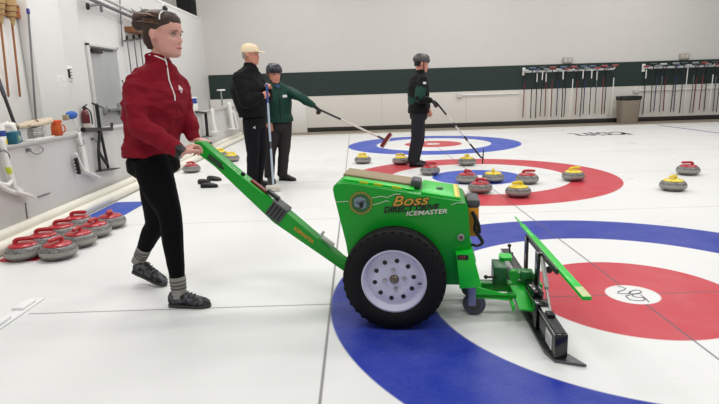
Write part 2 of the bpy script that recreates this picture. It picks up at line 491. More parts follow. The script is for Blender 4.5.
# ------------------------------------------------------------------ ice scraping machine
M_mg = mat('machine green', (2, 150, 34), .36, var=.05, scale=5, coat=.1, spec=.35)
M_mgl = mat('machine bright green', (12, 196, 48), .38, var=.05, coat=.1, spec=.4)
M_tyre = mat('tyre rubber', (9, 9, 10), .75, var=.25, scale=30, bump=.15, spec=.3)
M_rim = mat('white rim enamel', (205, 204, 222), .35, var=.04, coat=.2)
M_tan = mat('tan board', (150, 132, 98), .6, var=.15, scale=15)
M_dgrey = mat('dark grey plastic', (72, 70, 74), .5)
M_gold = mat('gold print', (206, 152, 46), .45)
M_ink2 = mat('black print', (14, 16, 14), .5)
M_wprint = mat('white print', (220, 220, 205), .5)
M_orp = mat('orange enamel', (214, 140, 22), .4, var=.1)
M_bl = mat('gloss black enamel', (9, 9, 10), .25, var=.1, coat=.3)
mc = empty('ice_scraper_machine', (-1.415, -.02, 0), R(-8.5), 'bright green wheeled ice scraper machine with a long push handle, on the near house', 'ice scraper')
# body
bm = B()
prof = [(-.325, .70), (-.34, .735), (-.333, .758), (-.31, .772), (-.25, .768), (.345, .676), (.375, .662), (.388, .64), (.392, .60), (.408, .36), (.408, .20), (-.25, .20), (-.275, .43)]
prism(bm, prof, -.205, .2, .007)
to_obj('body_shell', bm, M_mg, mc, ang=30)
sl = math.atan2(-.096, .595)
def top(x): return .772 + (x+.25)*(-.096/.595)
def on_top(x0, x1, y0, y1, h0, h1, bm, bev=.002):
    M = Matrix.Translation((x0, 0, top(x0))) @ Matrix.Rotation(-sl, 4, 'Y')
    L = (x1-x0)/math.cos(sl)
    box(bm, 0, L, y0, y1, h0, h1, bev, M)
bm = B(); on_top(-.31, .085, -.02, .2, .0, .014, bm); to_obj('lid_board', bm, M_tan, mc)
bm = B(); on_top(-.29, .1, -.15, -.06, .0, .01, bm); on_top(-.3, .07, -.198, -.192, 0, .008, bm); to_obj('lid_lip', bm, M_mgl, mc)
bm = B()
for x0 in (-.2, -.12, -.02): on_top(x0, x0+.05, -.152, -.148, 0, .013, bm)
to_obj('warning_sticker', bm, M_yel, mc)
bm = B(); on_top(.075, .135, -.08, .06, .0, .05, bm, .016); to_obj('latch_knob', bm, M_dgrey, mc)
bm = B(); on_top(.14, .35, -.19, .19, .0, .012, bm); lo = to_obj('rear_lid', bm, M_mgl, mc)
bm = B(); M = Matrix.Translation((.235, -.02, top(.235)+.0125)) @ Matrix.Rotation(-sl, 4, 'Y')
rings(bm, [(M @ V((0, 0, 0)), V((.026, 0, 0)), V((0, .03, 0))), (M @ V((0, 0, .002)), V((.026, 0, 0)), V((0, .03, 0)))], 16); to_obj('filler_hole', bm, M_ink2, lo)
bm = B(); on_top(.318, .345, -.185, .19, .011, .0145, bm, .0005); to_obj('sticker', bm, mat('yellow sticker', (226, 214, 96), .5, var=.25, scale=60), lo)
bm = B(); on_top(.336, .342, -.18, .18, .0142, .0152, bm, 0); to_obj('sticker_edge', bm, M_orp, lo)
# lower caster boxes
for s in (-1, 1):
    bm = B()
    prism(bm, [(.325, .395), (.412, .41), (.462, .212), (.345, .2)], min(s*.262, s*.165), max(s*.262, s*.165), .006)
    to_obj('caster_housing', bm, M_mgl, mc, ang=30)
    c = None
    bm = B(); cx = .432
    for yy in (-.026, .026): box(bm, cx-.035, cx+.008, s*.13+yy-.004, s*.13+yy+.004, .06, .2, .002)
    box(bm, cx-.05, cx+.02, s*.13-.03, s*.13+.03, .185, .2, .003)
    fk = to_obj('caster_fork', bm, mat('bluish fork steel', (112, 118, 160), .35, .5, var=.15), mc)
    bm = B(); lathe(bm, [(.02, -.019), (.054, -.019), (.063, -.012), (.064, 0), (.063, .012), (.054, .019), (.02, .019)], 28, 'Y', (cx, s*.13, .064), closed=True); cw = to_obj('caster_wheel', bm, mat('grey caster rubber', (70, 74, 92), .5, var=.1), mc)
    bm = B(); lathe(bm, [(0, -.021), (.036, -.021), (.04, -.016), (.04, .016), (.036, .021), (0, .021)], 24, 'Y', (cx, s*.13, .064)); to_obj('caster_hub', bm, mat('caster hub', (52, 50, 58), .4), cw)
# wheels
for s in (-1, 1):
    yc = s*.302
    bm = B()
    hw = .078
    prof = [(.168, -hw*.8), (.185, -hw*.95), (.215, -hw*1.02), (.245, -hw*.96), (.262, -hw*.84), (.269, -hw*.75), (.274, -hw*.6), (.275, -hw*.42), (.268, -hw*.4), (.268, -hw*.32), (.276, -hw*.3), (.277, -hw*.06), (.269, -hw*.04)]
    prof = prof + [(r, -h) for r, h in reversed(prof)]
    lathe(bm, prof, 72, 'Y', (0, yc, .275), closed=True)
    # side lugs
    for i in range(36):
        t = 2*PI*i/36
        M = Matrix.Translation((0, yc, .275)) @ Matrix.Rotation(t, 4, 'Y')
        for q in (-1, 1): box(bm, -.008, .008, q*hw*.62-.012, q*hw*.62+.016*q, .262, .2715, .002, M)
    w = to_obj('wheel', bm, M_tyre, mc)
    q = s
    bm = B()
    rp = [(.168, .06), (.173, .066), (.165, .068), (.158, .056), (.152, .036), (.146, .026), (.125, .03), (.108, .036), (.075, .034), (.05, .03), (.0, .03), (.0, .01), (.168, .0)]
    lathe(bm, [(r, q*h) for r, h in rp], 64, 'Y', (0, yc, .275))
    to_obj('rim', bm, M_rim, w, ang=50)
    for i in range(10):
        t = 2*PI*(i+.25)/10; bm = B()
        lathe(bm, [(0, q*.0365), (.0125, q*.0365), (.0125, q*.030), (0, q*.03)], 14, 'Y', (.105*math.cos(t), yc, .275+.105*math.sin(t)))
        to_obj('vent_hole', bm, M_ink2, w)
    bm = B(); lathe(bm, [(0, q*.045), (.016, q*.045), (.02, q*.04), (.026, q*.03)], 20, 'Y', (0, yc, .275)); lathe(bm, [(0, q*.052), (.01, q*.052), (.01, q*.04)], 6, 'Y', (0, yc, .275)); to_obj('hub', bm, mat('bare hub steel', (120, 108, 96), .4, .7), w)
    for i in range(4):
        t = PI/2*i+PI/2+.12; bm = B()
        lathe(bm, [(0, q*.046), (.009, q*.046), (.012, q*.032)], 6, 'Y', (.052*math.cos(t), yc, .275+.052*math.sin(t))); to_obj('lug_nut', bm, M_steel, w)
    bm = B(); tube(bm, [(.128, yc+q*.034, .252), (.142, yc+q*.056, .262)], .005, 8); to_obj('valve_stem', bm, M_black, w)
# push handle
bm = B()
prism(bm, [(-1.185, .995), (-1.145, .993), (-.955, .822), (-.63, .548), (-.335, .285), (-.24, .225), (-.24, .14), (-.325, .213), (-.74, .508), (-1.07, .845), (-1.20, .945)], -.044, .044, .007)
ah = to_obj('push_handle', bm, M_mg, mc, ang=30)
def arm(x, side=0):      # centre of beam at x
    return .257 + (-.33-x)*.80
adir = V((1, 0, -.80)).normalized(); anor = V((.80, 0, 1)).normalized()
Ma = Matrix((( adir.x, 0, anor.x, 0), (0, 1, 0, 0), (adir.z, 0, anor.z, 0), (0, 0, 0, 1)))
def armM(x, off=0): return Matrix.Translation((x, 0, arm(x))) @ Ma @ Matrix.Translation((0, 0, off))
bm = B(); tube(bm, [(-1.175, -.15, .963), (-1.175, .15, .963)], .016, 14, roundcap=True); to_obj('grip_bar', bm, M_rub, mc)
bm = B(); box(bm, -.05, .055, -.052, .052, -.046, .056, .006, armM(-.72)); to_obj('control_box', bm, mat('grey control box', (74, 76, 76), .5, var=.2, scale=30), mc)
bm = B()
for i in range(4): box(bm, -.042+.024*i, -.030+.024*i, -.056, -.05, -.035, .045, .002, armM(-.72))
to_obj('control_ribs', bm, M_black, mc)
bm = B(); box(bm, -.075, .05, -.016, .02, .045, .06, .004, armM(-.845)); to_obj('brake_lever', bm, mat('dark red lever', (120, 26, 24), .4), mc)
bm = B(); box(bm, -.02, .07, -.02, .02, .055, .075, .005, armM(-.80)); to_obj('lever_pivot', bm, M_black, mc)
bm = B(); ball(bm, armM(-.95, .055) @ V((0, -.01, 0)), .014); to_obj('knob', bm, M_black, mc)
bm = B(); box(bm, -.03, .06, -.02, .02, .038, .05, .003, armM(-.46)); tube(bm, [armM(-.49, .04) @ V((0, 0, 0)), armM(-.49, .075) @ V((0, 0, 0))], .008, 8); to_obj('cable_clip', bm, mat('white clip', (214, 208, 204), .4), mc)
bm = B(); box(bm, -.05, .05, -.0452, -.0440, -.012, .022, 0, armM(-1.085, .02)); to_obj('sticker', bm, mat('dark arm sticker', (20, 60, 26), .5, var=.5, scale=80), mc)
bm = B(); box(bm, -.012, .012, -.0455, -.0440, -.018, -.004, 0, armM(-1.04, .03)); to_obj('slot', bm, M_ink2, mc)
text_mesh('ICEMASTER', .028, M_orp, mc, armM(-.60) @ Matrix.Translation((-.012, -.0446, -.013)) @ Matrix.Rotation(PI/2, 4, 'X'), bold=.0006)
# lettering on the side
def side(x, z, rot): return Matrix.Translation((x, -.2068, z)) @ Matrix.Rotation(-R(rot), 4, 'Y') @ Matrix.Rotation(PI/2, 4, 'X')
text_mesh('Boss', .098, M_ink2, mc, side(-.018, .645, 3) @ Matrix.Diagonal((1.05, .8, 1, 1)), shear=.35, bold=.005, ext=.0003)
text_mesh('Boss', .098, M_gold, mc, side(-.018, .645, 3) @ Matrix.Diagonal((1.05, .8, 1, 1)) @ Matrix.Translation((0, 0, .0008)), shear=.35, bold=.0012)
text_mesh('DIRECT DRIVE', .046, M_ink2, mc, side(-.062, .610, 3) @ Matrix.Diagonal((1.0, 1, 1, 1)) @ Matrix.Translation((0, 0, .0014)), shear=.25, bold=.0016)
text_mesh('ICEMASTER', .034, M_wprint, mc, side(.058, .592, 4) @ Matrix.Diagonal((1.28, 1, 1, 1)) @ Matrix.Translation((0, 0, .002)), shear=.25, bold=.0006)
# speed lines and round emblem
bm = B()
for pts in ([(-.328, .668), (-.255, .672)], [(-.125, .690), (-.07, .70), (-.04, .693), (.0, .712), (.03, .71)], [(-.12, .652), (-.08, .662), (-.05, .674), (-.03, .672)], [(.3, .652), (.335, .664), (.37, .662)]):
    tube(bm, [(x, -.2065, z) for x, z in pts], .0016, 6)
to_obj('speed_lines', bm, M_wprint, mc)
bm = B(); lathe(bm, [(0, -.0012), (.066, -.0012), (.066, 0), (0, 0)], 36, 'Y', (-.185, -.2055, .662)); em = to_obj('round_emblem', bm, mat('emblem green', (38, 92, 44), .5, var=.35, scale=40), mc)
bm = B()
for i in range(30):
    t = 2*PI*i/30; M = Matrix.Translation((-.185+.058*math.cos(t), -.207, .662+.058*math.sin(t))) @ Matrix.Rotation(-t+1.0+.5*(i % 2), 4, 'Y')
    rings(bm, [(M @ V((0, .0006, 0)), M.to_3x3() @ V((.011, 0, 0)), M.to_3x3() @ V((0, 0, .005))), (M @ V((0, -.0006, 0)), M.to_3x3() @ V((.011, 0, 0)), M.to_3x3() @ V((0, 0, .005)))], 8)
to_obj('wreath', bm, mat('dull gold print', (140, 136, 44), .5), em)
bm = B()
for (x, z, a, b_) in ((-.19, .675, .034, .02), (-.175, .655, .022, .026), (-.205, .655, .018, .016)):
    rings(bm, [(V((x, -.2068, z)), V((a, 0, 0)), V((0, 0, b_))), (V((x, -.2076, z)), V((a, 0, 0)), V((0, 0, b_)))], 14)
to_obj('emblem_shape', bm, mat('slate print', (112, 128, 138), .5, var=.5, scale=50), em)
bm = B(); rings(bm, [(V((-.182, -.2077, .652)), V((.011, 0, 0)), V((0, 0, .018))), (V((-.182, -.2085, .652)), V((.011, 0, 0)), V((0, 0, .018)))], 14); to_obj('emblem_core', bm, M_ink2, em)
bm = B(); lathe(bm, [(0, -.012), (.017, -.012), (.02, -.008), (.02, 0)], 24, 'Y', (.352, -.2055, .475)); pb = to_obj('push_button', bm, M_steel, mc)
bm = B(); lathe(bm, [(0, -.016), (.011, -.016), (.012, -.01)], 20, 'Y', (.352, -.2055, .475)); to_obj('button_cap', bm, mat('brown button', (96, 62, 48), .4), pb)
bm = B(); box(bm, .332, .39, -.2635, -.262, .365, .392); dc = to_obj('small_display', bm, M_ink2, mc)
text_mesh('127', .024, mat('red digits', (190, 70, 70), .5), dc, Matrix.Translation((.34, -.264, .370)) @ Matrix.Rotation(PI/2, 4, 'X'))
# battery / drive motor at the front
bm = B(); box(bm, .39, .452, -.13, .06, .455, .625, .012); mo = to_obj('drive_motor', bm, M_orp, mc)
bm = B(); box(bm, .385, .458, -.135, .065, .615, .665, .018); to_obj('motor_cap', bm, mat('dark motor cap', (70, 68, 70), .5), mo)
bm = B(); tube(bm, [(.415, -.137, .60), (.435, -.145, .55), (.432, -.14, .50), (.455, -.14, .46), (.472, -.13, .43)], .010, 8, 4); tube(bm, [(.43, -.136, .58), (.45, -.14, .53), (.458, -.13, .48)], .008, 8, 4); tube(bm, [(.41, -.14, .415), (.445, -.14, .408), (.475, -.12, .42), (.463, -.11, .445)], .008, 8, 4)
to_obj('cables', bm, M_black, mo)
# front linkage
bm = B(); box(bm, .40, .82, -.035, .035, .10, .15, .005); box(bm, .40, .66, -.15, -.12, .105, .13, .004, Matrix.Identity(4)); to_obj('tow_beam', bm, M_mg, mc)
bm = B(); prism(bm, [(.40, .155), (.44, .17), (.62, .125), (.62, .095), (.40, .11)], -.15, -.135); to_obj('beam_gusset', bm, M_mgl, mc, smooth=False)
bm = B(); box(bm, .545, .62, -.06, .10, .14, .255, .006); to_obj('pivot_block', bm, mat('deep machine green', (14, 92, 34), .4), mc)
bm = B(); rings(bm, [(V((.628, .12, .252)), V((.038, 0, 0)), V((0, .05, 0))), (V((.628, .12, .27)), V((.038, 0, 0)), V((0, .05, 0)))], 12, power=4); to_obj('pivot_cap', bm, M_mgl, mc)
bm = B(); tube(bm, [(.50, -.065, .20), (.56, -.065, .20)], .007, 8); ball(bm, (.50, -.065, .20), .012); to_obj('adjuster_bolt', bm, M_black, mc)
bm = B(); lathe(bm, [(0, -.02), (.03, -.02), (.03, .02), (0, .02)], 28, 'Y', (.655, -.065, .215)); to_obj('pivot_disc', bm, M_mg, mc)
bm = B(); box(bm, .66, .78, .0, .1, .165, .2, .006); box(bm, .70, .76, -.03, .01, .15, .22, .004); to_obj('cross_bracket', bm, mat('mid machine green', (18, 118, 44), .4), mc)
# tilted bright green plate
bm = B()
a = [V((.635, .0, .155)), V((.735, -.0, .15)), V((.765, -.235, .075)), V((.665, -.235, .085))]
n = V((0, .012, .035)) * .22
vs = [bm.verts.new(p) for p in a] + [bm.verts.new(p-V((0, 0, .008))) for p in a]
bm.faces.new(vs[:4]); bm.faces.new(list(reversed(vs[4:])))
for i in range(4): bm.faces.new((vs[i], vs[(i+1) % 4], vs[4+(i+1) % 4], vs[4+i]))
box(bm, .628, .64, -.235, .0, .07, .10, 0)
to_obj('deflector_plate', bm, M_mgl, mc, smooth=False)
# blade assembly, slewed a few degrees against the beam
Mb = Matrix.Translation((.748, 0, 0)) @ Matrix.Rotation(R(4.2), 4, 'Z')
def blade(name, bm, m, parent=mc, **k):
    bmesh.ops.transform(bm, matrix=Mb, verts=bm.verts); return to_obj(name, bm, m, parent, **k)
bm = B(); box(bm, -.03, .03, -.65, .70, .018, .138, .006); bb = blade('blade_box', bm, M_bl)
bm = B(); box(bm, -.025, .025, -.64, .685, .138, .1415, .001); blade('blade_box_lid', bm, mat('worn black lid', (44, 44, 46), .35, var=.4, scale=20), bb)
bm = B(); box(bm, -.0335, -.0305, -.65, .70, .131, .1395, 0); blade('edge_trim', bm, M_steel, bb, smooth=False)
bm = B(); box(bm, -.032, -.0303, -.60, -.50, .035, .105, 0); lb_ = blade('serial_label', bm, mat('white label', (222, 222, 220), .5, var=.2, scale=60), bb, smooth=False)
bm = B()
for i in range(4): box(bm, -.0328, -.0318, -.59, -.51, .043+.012*i, .046+.012*i, 0)
blade('label_print', bm, M_dgrey, lb_, smooth=False)
bm = B(); prism_z(bm, [(-.055, -.56), (-.03, -.655), (.10, -.70), (.032, -.56), (.032, .68), (-.055, .68)], .003, .016); blade('scraper_blade', bm, mat('worn blade steel', (96, 98, 100), .35, .8, var=.3, scale=20), smooth=False)
bm = B(); box(bm, -.044, -.031, -.35, -.28, .02, .16, .003); box(bm, -.044, .03, -.35, -.28, .15, .162, .002); blade('lift_bracket', bm, M_bl)
bm = B(); box(bm, -.03, .03, -.22, -.02, .141, .18, .01); blade('drive_cover', bm, M_bl)
# top guide bar
bm = B()
box(bm, .038, .078, -.72, .28, .335, .352, .002); box(bm, .045, .075, .28, .56, .338, .35, .003); box(bm, .055, .066, .56, .78, .34, .348, .002)
bmesh.ops.translate(bm, vec=(.02, 0, 0), verts=bm.verts); gb = blade('guide_bar', bm, M_mgl)
bm = B(); box(bm, .045, .058, -.36, .29, .325, .352, .001); blade('bar_backing', bm, mat('weathered black', (46, 48, 44), .5, var=.3), gb)
bm = B(); box(bm, .059, .097, -.718, -.60, .352, .3535, 0); blade('worn_tip', bm, mat('worn pale paint', (196, 206, 150), .6, var=.4, scale=40), gb, smooth=False)
# posts
bm = B(); box(bm, .034, .050, .235, .285, .12, .35, .002); blade('bar_post', bm, M_bl)
bm = B(); box(bm, .022, .038, -.09, -.03, .12, .35, .002); box(bm, .03, .055, -.09, -.03, .338, .35, .002); blade('bar_post', bm, M_bl)
bm = B(); box(bm, .035, .06, .235, .285, .336, .35, .001); blade('post_foot', bm, M_bl)
# gas strut
bm = B(); tube(bm, [(.05, -.06, .34), (.025, -.28, .22)], .0125, 12); st = blade('gas_strut', bm, mat('pale strut', (176, 176, 170), .4, .2, var=.1))
bm = B(); tube(bm, [(.025, -.28, .22), (.005, -.44, .15)], .0065, 10); blade('strut_rod', bm, M_steel, st)
bm = B(); box(bm, -.018, .02, -.475, -.42, .138, .16, .005); blade('strut_foot', bm, M_black, st)
bm = B(); box(bm, -.02, .024, -.41, -.31, .1412, .145, .001); blade('warning_sticker', bm, mat('white sticker', (230, 230, 226), .5, var=.1), bb)
bm = B(); ball(bm, (.075, -.13, .27), .02); tube(bm, [(.045, -.1, .28), (.075, -.13, .27)], .006, 8); blade('bumper_knob', bm, M_black)
# small tie rods at the far end of the box
bm = B(); tube(bm, [(0, .52, .125), (.0, .56, .20)], .006, 8); tube(bm, [(-.01, .47, .125), (.01, .5, .17)], .006, 8); ball(bm, (0, .56, .20), .013); blade('tie_rod', bm, M_black)
# ------------------------------------------------------------------ people
M_skin = mat('skin fair', (212, 156, 140), .5, var=.06, scale=14)
M_skin2 = mat('skin ruddy', (206, 140, 118), .5, var=.08, scale=14)
HEADROWS = [(-.116, .070, .030, .022), (-.108, .084, .012, .034), (-.095, .0895, -.012, .046), (-.08, .089, -.035, .053), (-.064, .0895, -.052, .058), (-.045, .0905, -.066, .063),
            (-.022, .090, -.080, .067), (0., .0865, -.090, .071), (.018, .092, -.095, .074), (.04, .094, -.098, .0765), (.062, .089, -.097, .0765), (.082, .076, -.090, .070), (.098, .056, -.076, .057), (.109, .030, -.052, .038), (.115, -.002, -.020, .012)]
def head_geo(bm, C, M, s=1., grow=0., zmin=-1, face=True, seg=36):
    rows = catmull([V((a, b, c)) for a, b, c in [(r[0], r[1], r[2]) for r in HEADROWS]], 3)
    ws = catmull([r[3] for r in HEADROWS], 3)
    secs = []
    for (z, xf, xb), w in zip(rows, ws):
        if z < zmin: continue
        row = []
        xc = xf*.4+xb*.6
        for i in range(seg):
            t = 2*PI*i/seg; ct, st = math.cos(t), math.sin(t)
            k = .86
            x = xc + (math.copysign(abs(ct)**k, ct))*((xf-xc) if ct > 0 else (xc-xb)); y = w*math.copysign(abs(st)**k, st)
            if face and ct > 0:
                def g(y0, z0, sy, sz): return math.exp(-((y-y0)/sy)**2-((z-z0)/sz)**2)
                x += .024*math.exp(-(y/.011)**2)*max(0, min(1, (.025-z)/.06))*(1 if z > -.036 else max(0, 1-(-.036-z)/.012))
                x -= .013*(g(.031, .0, .016, .012)+g(-.031, .0, .016, .012))
                x += .005*(g(.03, .02, .02, .008)+g(-.03, .02, .02, .008))
                x += .006*g(0, -.062, .018, .006)+.006*g(0, -.074, .016, .006) - .004*g(0, -.068, .02, .002)
                x += .007*g(0, -.1, .018, .012) + .004*(g(.045, -.03, .018, .016)+g(-.045, -.03, .018, .016))
            row.append(V((x*(1+grow)+0, y*(1+grow*1.2), z*(1+grow))))
        secs.append(row)
    vr = [[bm.verts.new(C + M @ (p*s)) for p in row] for row in secs]
    for a, b in zip(vr, vr[1:]):
        for i in range(seg): bm.faces.new((a[i], a[(i+1) % seg], b[(i+1) % seg], b[i]))
    for r in (vr[0], vr[-1]): bm.faces.new(r)
def frame(fwd, up=V((0, 0, 1))):
    f = fwd.normalized(); l = up.cross(f).normalized(); u = f.cross(l)
    return Matrix((f, l, u)).transposed()
def ypr(yaw, pitch=0, roll=0):
    """yaw about z from +x, pitch positive looks down"""
    return (Matrix.Rotation(R(yaw), 3, 'Z') @ Matrix.Rotation(R(pitch), 3, 'Y') @ Matrix.Rotation(R(roll), 3, 'X'))
def hand_geo(bm, wrist, d, pn, side, curl=50, s=1., fat=1., spread=0.02):
    """d: direction of the palm, pn: palm normal (fingers curl towards it), side: +1/-1 which side carries the thumb"""
    d = d.normalized(); pn = (pn - d*pn.dot(d)).normalized(); lat = d.cross(pn)*side
    P = lambda a, b, c: wrist + (d*a + lat*b + pn*c)*s
    rings(bm, [(P(-.02, 0, 0), lat*.027*s, pn*.021*s*fat), (P(.01, 0, 0), lat*.029*s, pn*.019*s*fat), (P(.05, 0, 0), lat*.041*s, pn*.017*s*fat), (P(.085, 0, 0), lat*.042*s, pn*.014*s*fat), (P(.095, 0, 0), lat*.036*s, pn*.010*s)], 16)
    for i, (b, L) in enumerate(((.030, .070), (.010, .080), (-.010, .074), (-.029, .058))):
        cu = R(curl)*(.8+.12*i); ang = 0; p = V((.088, b, 0)); pts = [P(.06, b*.9, 0), P(*p)]
        for seg_, f in ((0, .45), (1, .32), (2, .23)):
            ang += cu*(.9 if seg_ == 0 else 1.0 if seg_ == 1 else .7)
            p = p + V((math.cos(ang)*L*f, spread*b*f*8, math.sin(ang)*L*f)); pts.append(P(*p))
        tube(bm, pts, [r*s*fat for r in (.0095, .0098, .009, .0082, .0068)], 8, 2, roundcap=True)
    pts = [P(.012, .02, .004), P(.035, .046, .012), P(.062, .056, .026), P(.082, .05, .04)]
    tube(bm, pts, [r*s*fat for r in (.014, .0125, .0105, .0085)], 8, 2, roundcap=True)
def foot_secs(ankle, toe, lat_hint=None, k=1.):
    pass
def shoe(name, root, base, heel, toe, m, msole, up=V((0, 0, 1)), k=1., msock=None):
    f = (toe-heel); L = f.length; f.normalize(); lat = up.cross(f).normalized(); u = f.cross(lat)
    P = lambda a, h: heel + f*a*L + u*h*k
    bm = B()
    secs = []
    for a, w, h0, h1 in ((.0, .022, .02, .075), (.05, .034, .014, .095), (.18, .039, .014, .102), (.34, .040, .014, .098), (.52, .043, .014, .078), (.70, .047, .014, .062), (.86, .044, .014, .05), (.96, .030, .016, .040), (1.0, .012, .02, .032)):
        secs.append((P(a, (h0+h1)/2), lat*w*k, u*(h1-h0)/2*k))
    rings(bm, secs, 18, power=2.5)
    o = to_obj(name, bm, m, root, base)
    bm = B(); secs = []
    for a, w in ((-.01, .020), (.03, .034), (.2, .039), (.45, .039), (.7, .048), (.88, .044), (.98, .028), (1.015, .010)):
        secs.append((P(a, .010), lat*w*1.04*k, u*.0115*k))
    rings(bm, secs, 18, power=3.2)
    to_obj('sole', bm, msole, o, base)
    bm = B()
    for a, h in ((.38, .094), (.46, .087), (.54, .078), (.62, .071)):
        tube(bm, [P(a, h)-lat*.026*k, P(a+.02, h+.010), P(a, h)+lat*.026*k], .0035*k, 6)
    tube(bm, [P(.36, .1)+lat*.02, P(.33, .112), P(.36, .105)-lat*.025], .004*k, 6, 3)
    to_obj('laces', bm, M_black, o, base)
    return o

def person(d):
    """builds one figure; all joints are world points"""
    k = d.get('k', 1.); hs = d.get('hs', 1.); vox = d.get('vox', .007)
    pel, chest, sh, nk, hc = d['pel'], d['chest'], d['sh'], d['nk'], d['head']
    Mh = d['Mh']; fc = ypr(d['yawc']) @ V((1, 0, 0)); lc = V((-fc.y, fc.x, 0)); fp = ypr(d['yawp']) @ V((1, 0, 0)); lp = V((-fp.y, fp.x, 0))
    base = d['base']
    # one continuous body
    bm = B()
    def torso(bm, g, hem=None, topn=True, bulk=1.):
        wa = pel.lerp(chest, .5); fm = (fc+fp).normalized(); lm = V((-fm.y, fm.x, 0))
        secs = [(pel-V((0, 0, .07)), lp*(.15*k+g), fp*(.115*k+g)), (pel, lp*(.172*k+g), fp*(.128*k+g)), (wa, lm*(.145*k*bulk+g), fm*(.108*k*bulk+g)), (chest, lc*(.165*k*bulk+g), fc*(.118*k*bulk+g)),
                (sh-V((0, 0, .035)), lc*(.158*k+g), fc*(.098*k+g)), (sh.lerp(nk, .2), lc*(.140*k+g), fc*(.085*k+g)), (sh.lerp(nk, .7), lc*(.092*k+g), fc*(.074*k+g)), (nk, lc*(.058*k+g*.7), fc*(.058*k+g*.7))]
        if hem is not None: hg = d.get('hg', .012); secs = [(hem, lp*(.175*k+g+hg), fp*(d.get('hd', .130)*k+g+hg)), (hem+V((0, 0, .05)), lp*(.172*k+g+hg), fp*(d.get('hd', .13)*k*.98+g+hg))] + secs[2:]
        c = catmull([s[0] for s in secs], 4); a = catmull([s[1] for s in secs], 4); b = catmull([s[2] for s in secs], 4)
        rings(bm, list(zip(c, a, b)), 28, power=2.3)
    torso(bm, -.012)
    tube(bm, [nk-V((0, 0, .05)), nk, hc + Mh @ V((-.02, 0, -.08))*hs, hc + Mh @ V((-.02, 0, -.02))*hs], [.06*k, .054*k, .053*k, .05*k], 16, 2)
    head_geo(bm, hc, Mh, hs)
    for q in (-1, 1):
        e = hc + Mh @ V((-.008, q*.071, -.006))*hs
        rings(bm, [(e - Mh @ V((0, q*.008, 0)), Mh @ V((.014, 0, 0))*hs, Mh @ V((0, 0, .026))*hs), (e + Mh @ V((-.008, q*.016, .002)), Mh @ V((.017, 0, 0))*hs, Mh @ V((-.004, 0, .031))*hs), (e + Mh @ V((-.010, q*.020, .002)), Mh @ V((.012, 0, 0))*hs, Mh @ V((-.004, 0, .025))*hs)], 14)
    for S, E_, W in d['arms']:
        tube(bm, [S, S.lerp(E_, .5), E_, E_.lerp(W, .4), W], [.052*k, .045*k, .038*k, .037*k, .026*k], 14, 3, roundcap=True)
    for (W, hd, pn, side, curl) in d['hands']:
        hand_geo(bm, W, hd, pn, side, curl, d.get('hands_s', 1.))
    for H, K, A, heel, toe in d['legs']:
        tube(bm, [H+V((0, 0, .04)), H.lerp(K, .45), K, K.lerp(A, .35), A, A-V((0, 0, .03))], [.08*k, .07*k, .05*k, .05*k, .034*k, .034*k], 16, 3, roundcap=True)
        f = (toe-heel).normalized()
        uu = V((0, 0, 1)).cross(f).normalized(); uu = f.cross(uu); tube(bm, [A-V((0, 0, .02)), heel+f*.06+uu*.045, heel.lerp(toe, .55)+uu*.038, heel.lerp(toe, .85)+uu*.032], [.032, .028, .022, .014], 12, 2, roundcap=True)
    bm = remesh(bm, vox, 3, .4)
    o = to_obj('person', bm, d['skin'], None, base, ang=180); o.location = base
    tag(o, d['label'], 'person')
    # eyes, brows, mouth
    for q in (-1, 1):
        bm = B(); ball(bm, hc + Mh @ V((.070, q*.031, .0))*hs, .0125*hs, seg=12); e = to_obj('eye', bm, mat('eye white', (176, 156, 146), .3), o, base)
        bm = B(); ball(bm, hc + Mh @ V((.0785, q*.031, -.001))*hs, .005*hs, seg=10); to_obj('iris', bm, M_black, e, base)
        bm = B(); tube(bm, [hc + Mh @ V(p)*hs for p in ((.0935, q*.014, .016), (.0935, q*.03, .0215), (.080, q*.047, .015))], [.002*hs, .003*hs, .0018*hs], 8, 3); to_obj('eyebrow', bm, d['brow'], o, base)
        bm = B(); tube(bm, [hc + Mh @ V(p)*hs for p in ((.078, q*.018, .003), (.0835, q*.031, .0085), (.073, q*.045, .002))], .0022*hs, 6, 3); to_obj('eyelid', bm, d['brow'], o, base)
    bm = B(); tube(bm, [hc + Mh @ V(p)*hs for p in ((.083, -.023, -.068), (.0945, -.008, -.0655), (.0945, .008, -.0655), (.083, .023, -.068))], [.002*hs, .005*hs, .005*hs, .002*hs], 8, 3); to_obj('lips', bm, mat('lips', (176, 96, 92), .45), o, base)
    # trousers
    bm = B(); tk = d.get('tk', 1.); tr = d.get('tr', (.098, .086, .066, .062, .045))
    fm = fp; lm = lp
    rings(bm, [(pel+V((0, 0, .05)), lm*.165*k, fm*.12*k), (pel+V((0, 0, .0)), lm*.172*k, fm*d.get('seat', .135)*k), (pel-V((0, 0, .06)), lm*.168*k, fm*d.get('seat', .135)*k), (pel-V((0, 0, .11)), lm*.12*k, fm*.09*k)], 24)
    for H, K, A, heel, toe in d['legs']:
        A2 = A if vox < .007 else A-V((0, 0, .045)); tube(bm, [H+V((0, 0, .05)), H.lerp(K, .45), K, K.lerp(A, .35), A2], [r*k for r in tr], 18, 4)
    bm = remesh(bm, max(vox, .007), 4); wrinkle(bm, d.get('tw', .004), (8, 8, 13), 3.1)
    to_obj('trousers', bm, d['m_tr'], o, base, ang=180)
    # jacket
    bm = B(); g = d.get('jg', .016)
    torso(bm, g, d['hem'], bulk=d.get('bulk', 1.08))
    jr = d.get('jr', (.076, .068, .058, .056, .043))
    for S, E_, W in d['arms']:
        tube(bm, [S, S.lerp(E_, .5), E_, E_.lerp(W, .45), E_.lerp(W, .9)], [r*k for r in jr], 18, 4, roundcap=True)
    tube(bm, [nk-V((0, 0, .04)), nk+V((0, 0, .02)), nk+V((0, 0, d.get('collar', .045)))], [.085*k, .072*k, .070*k], 20, 2)
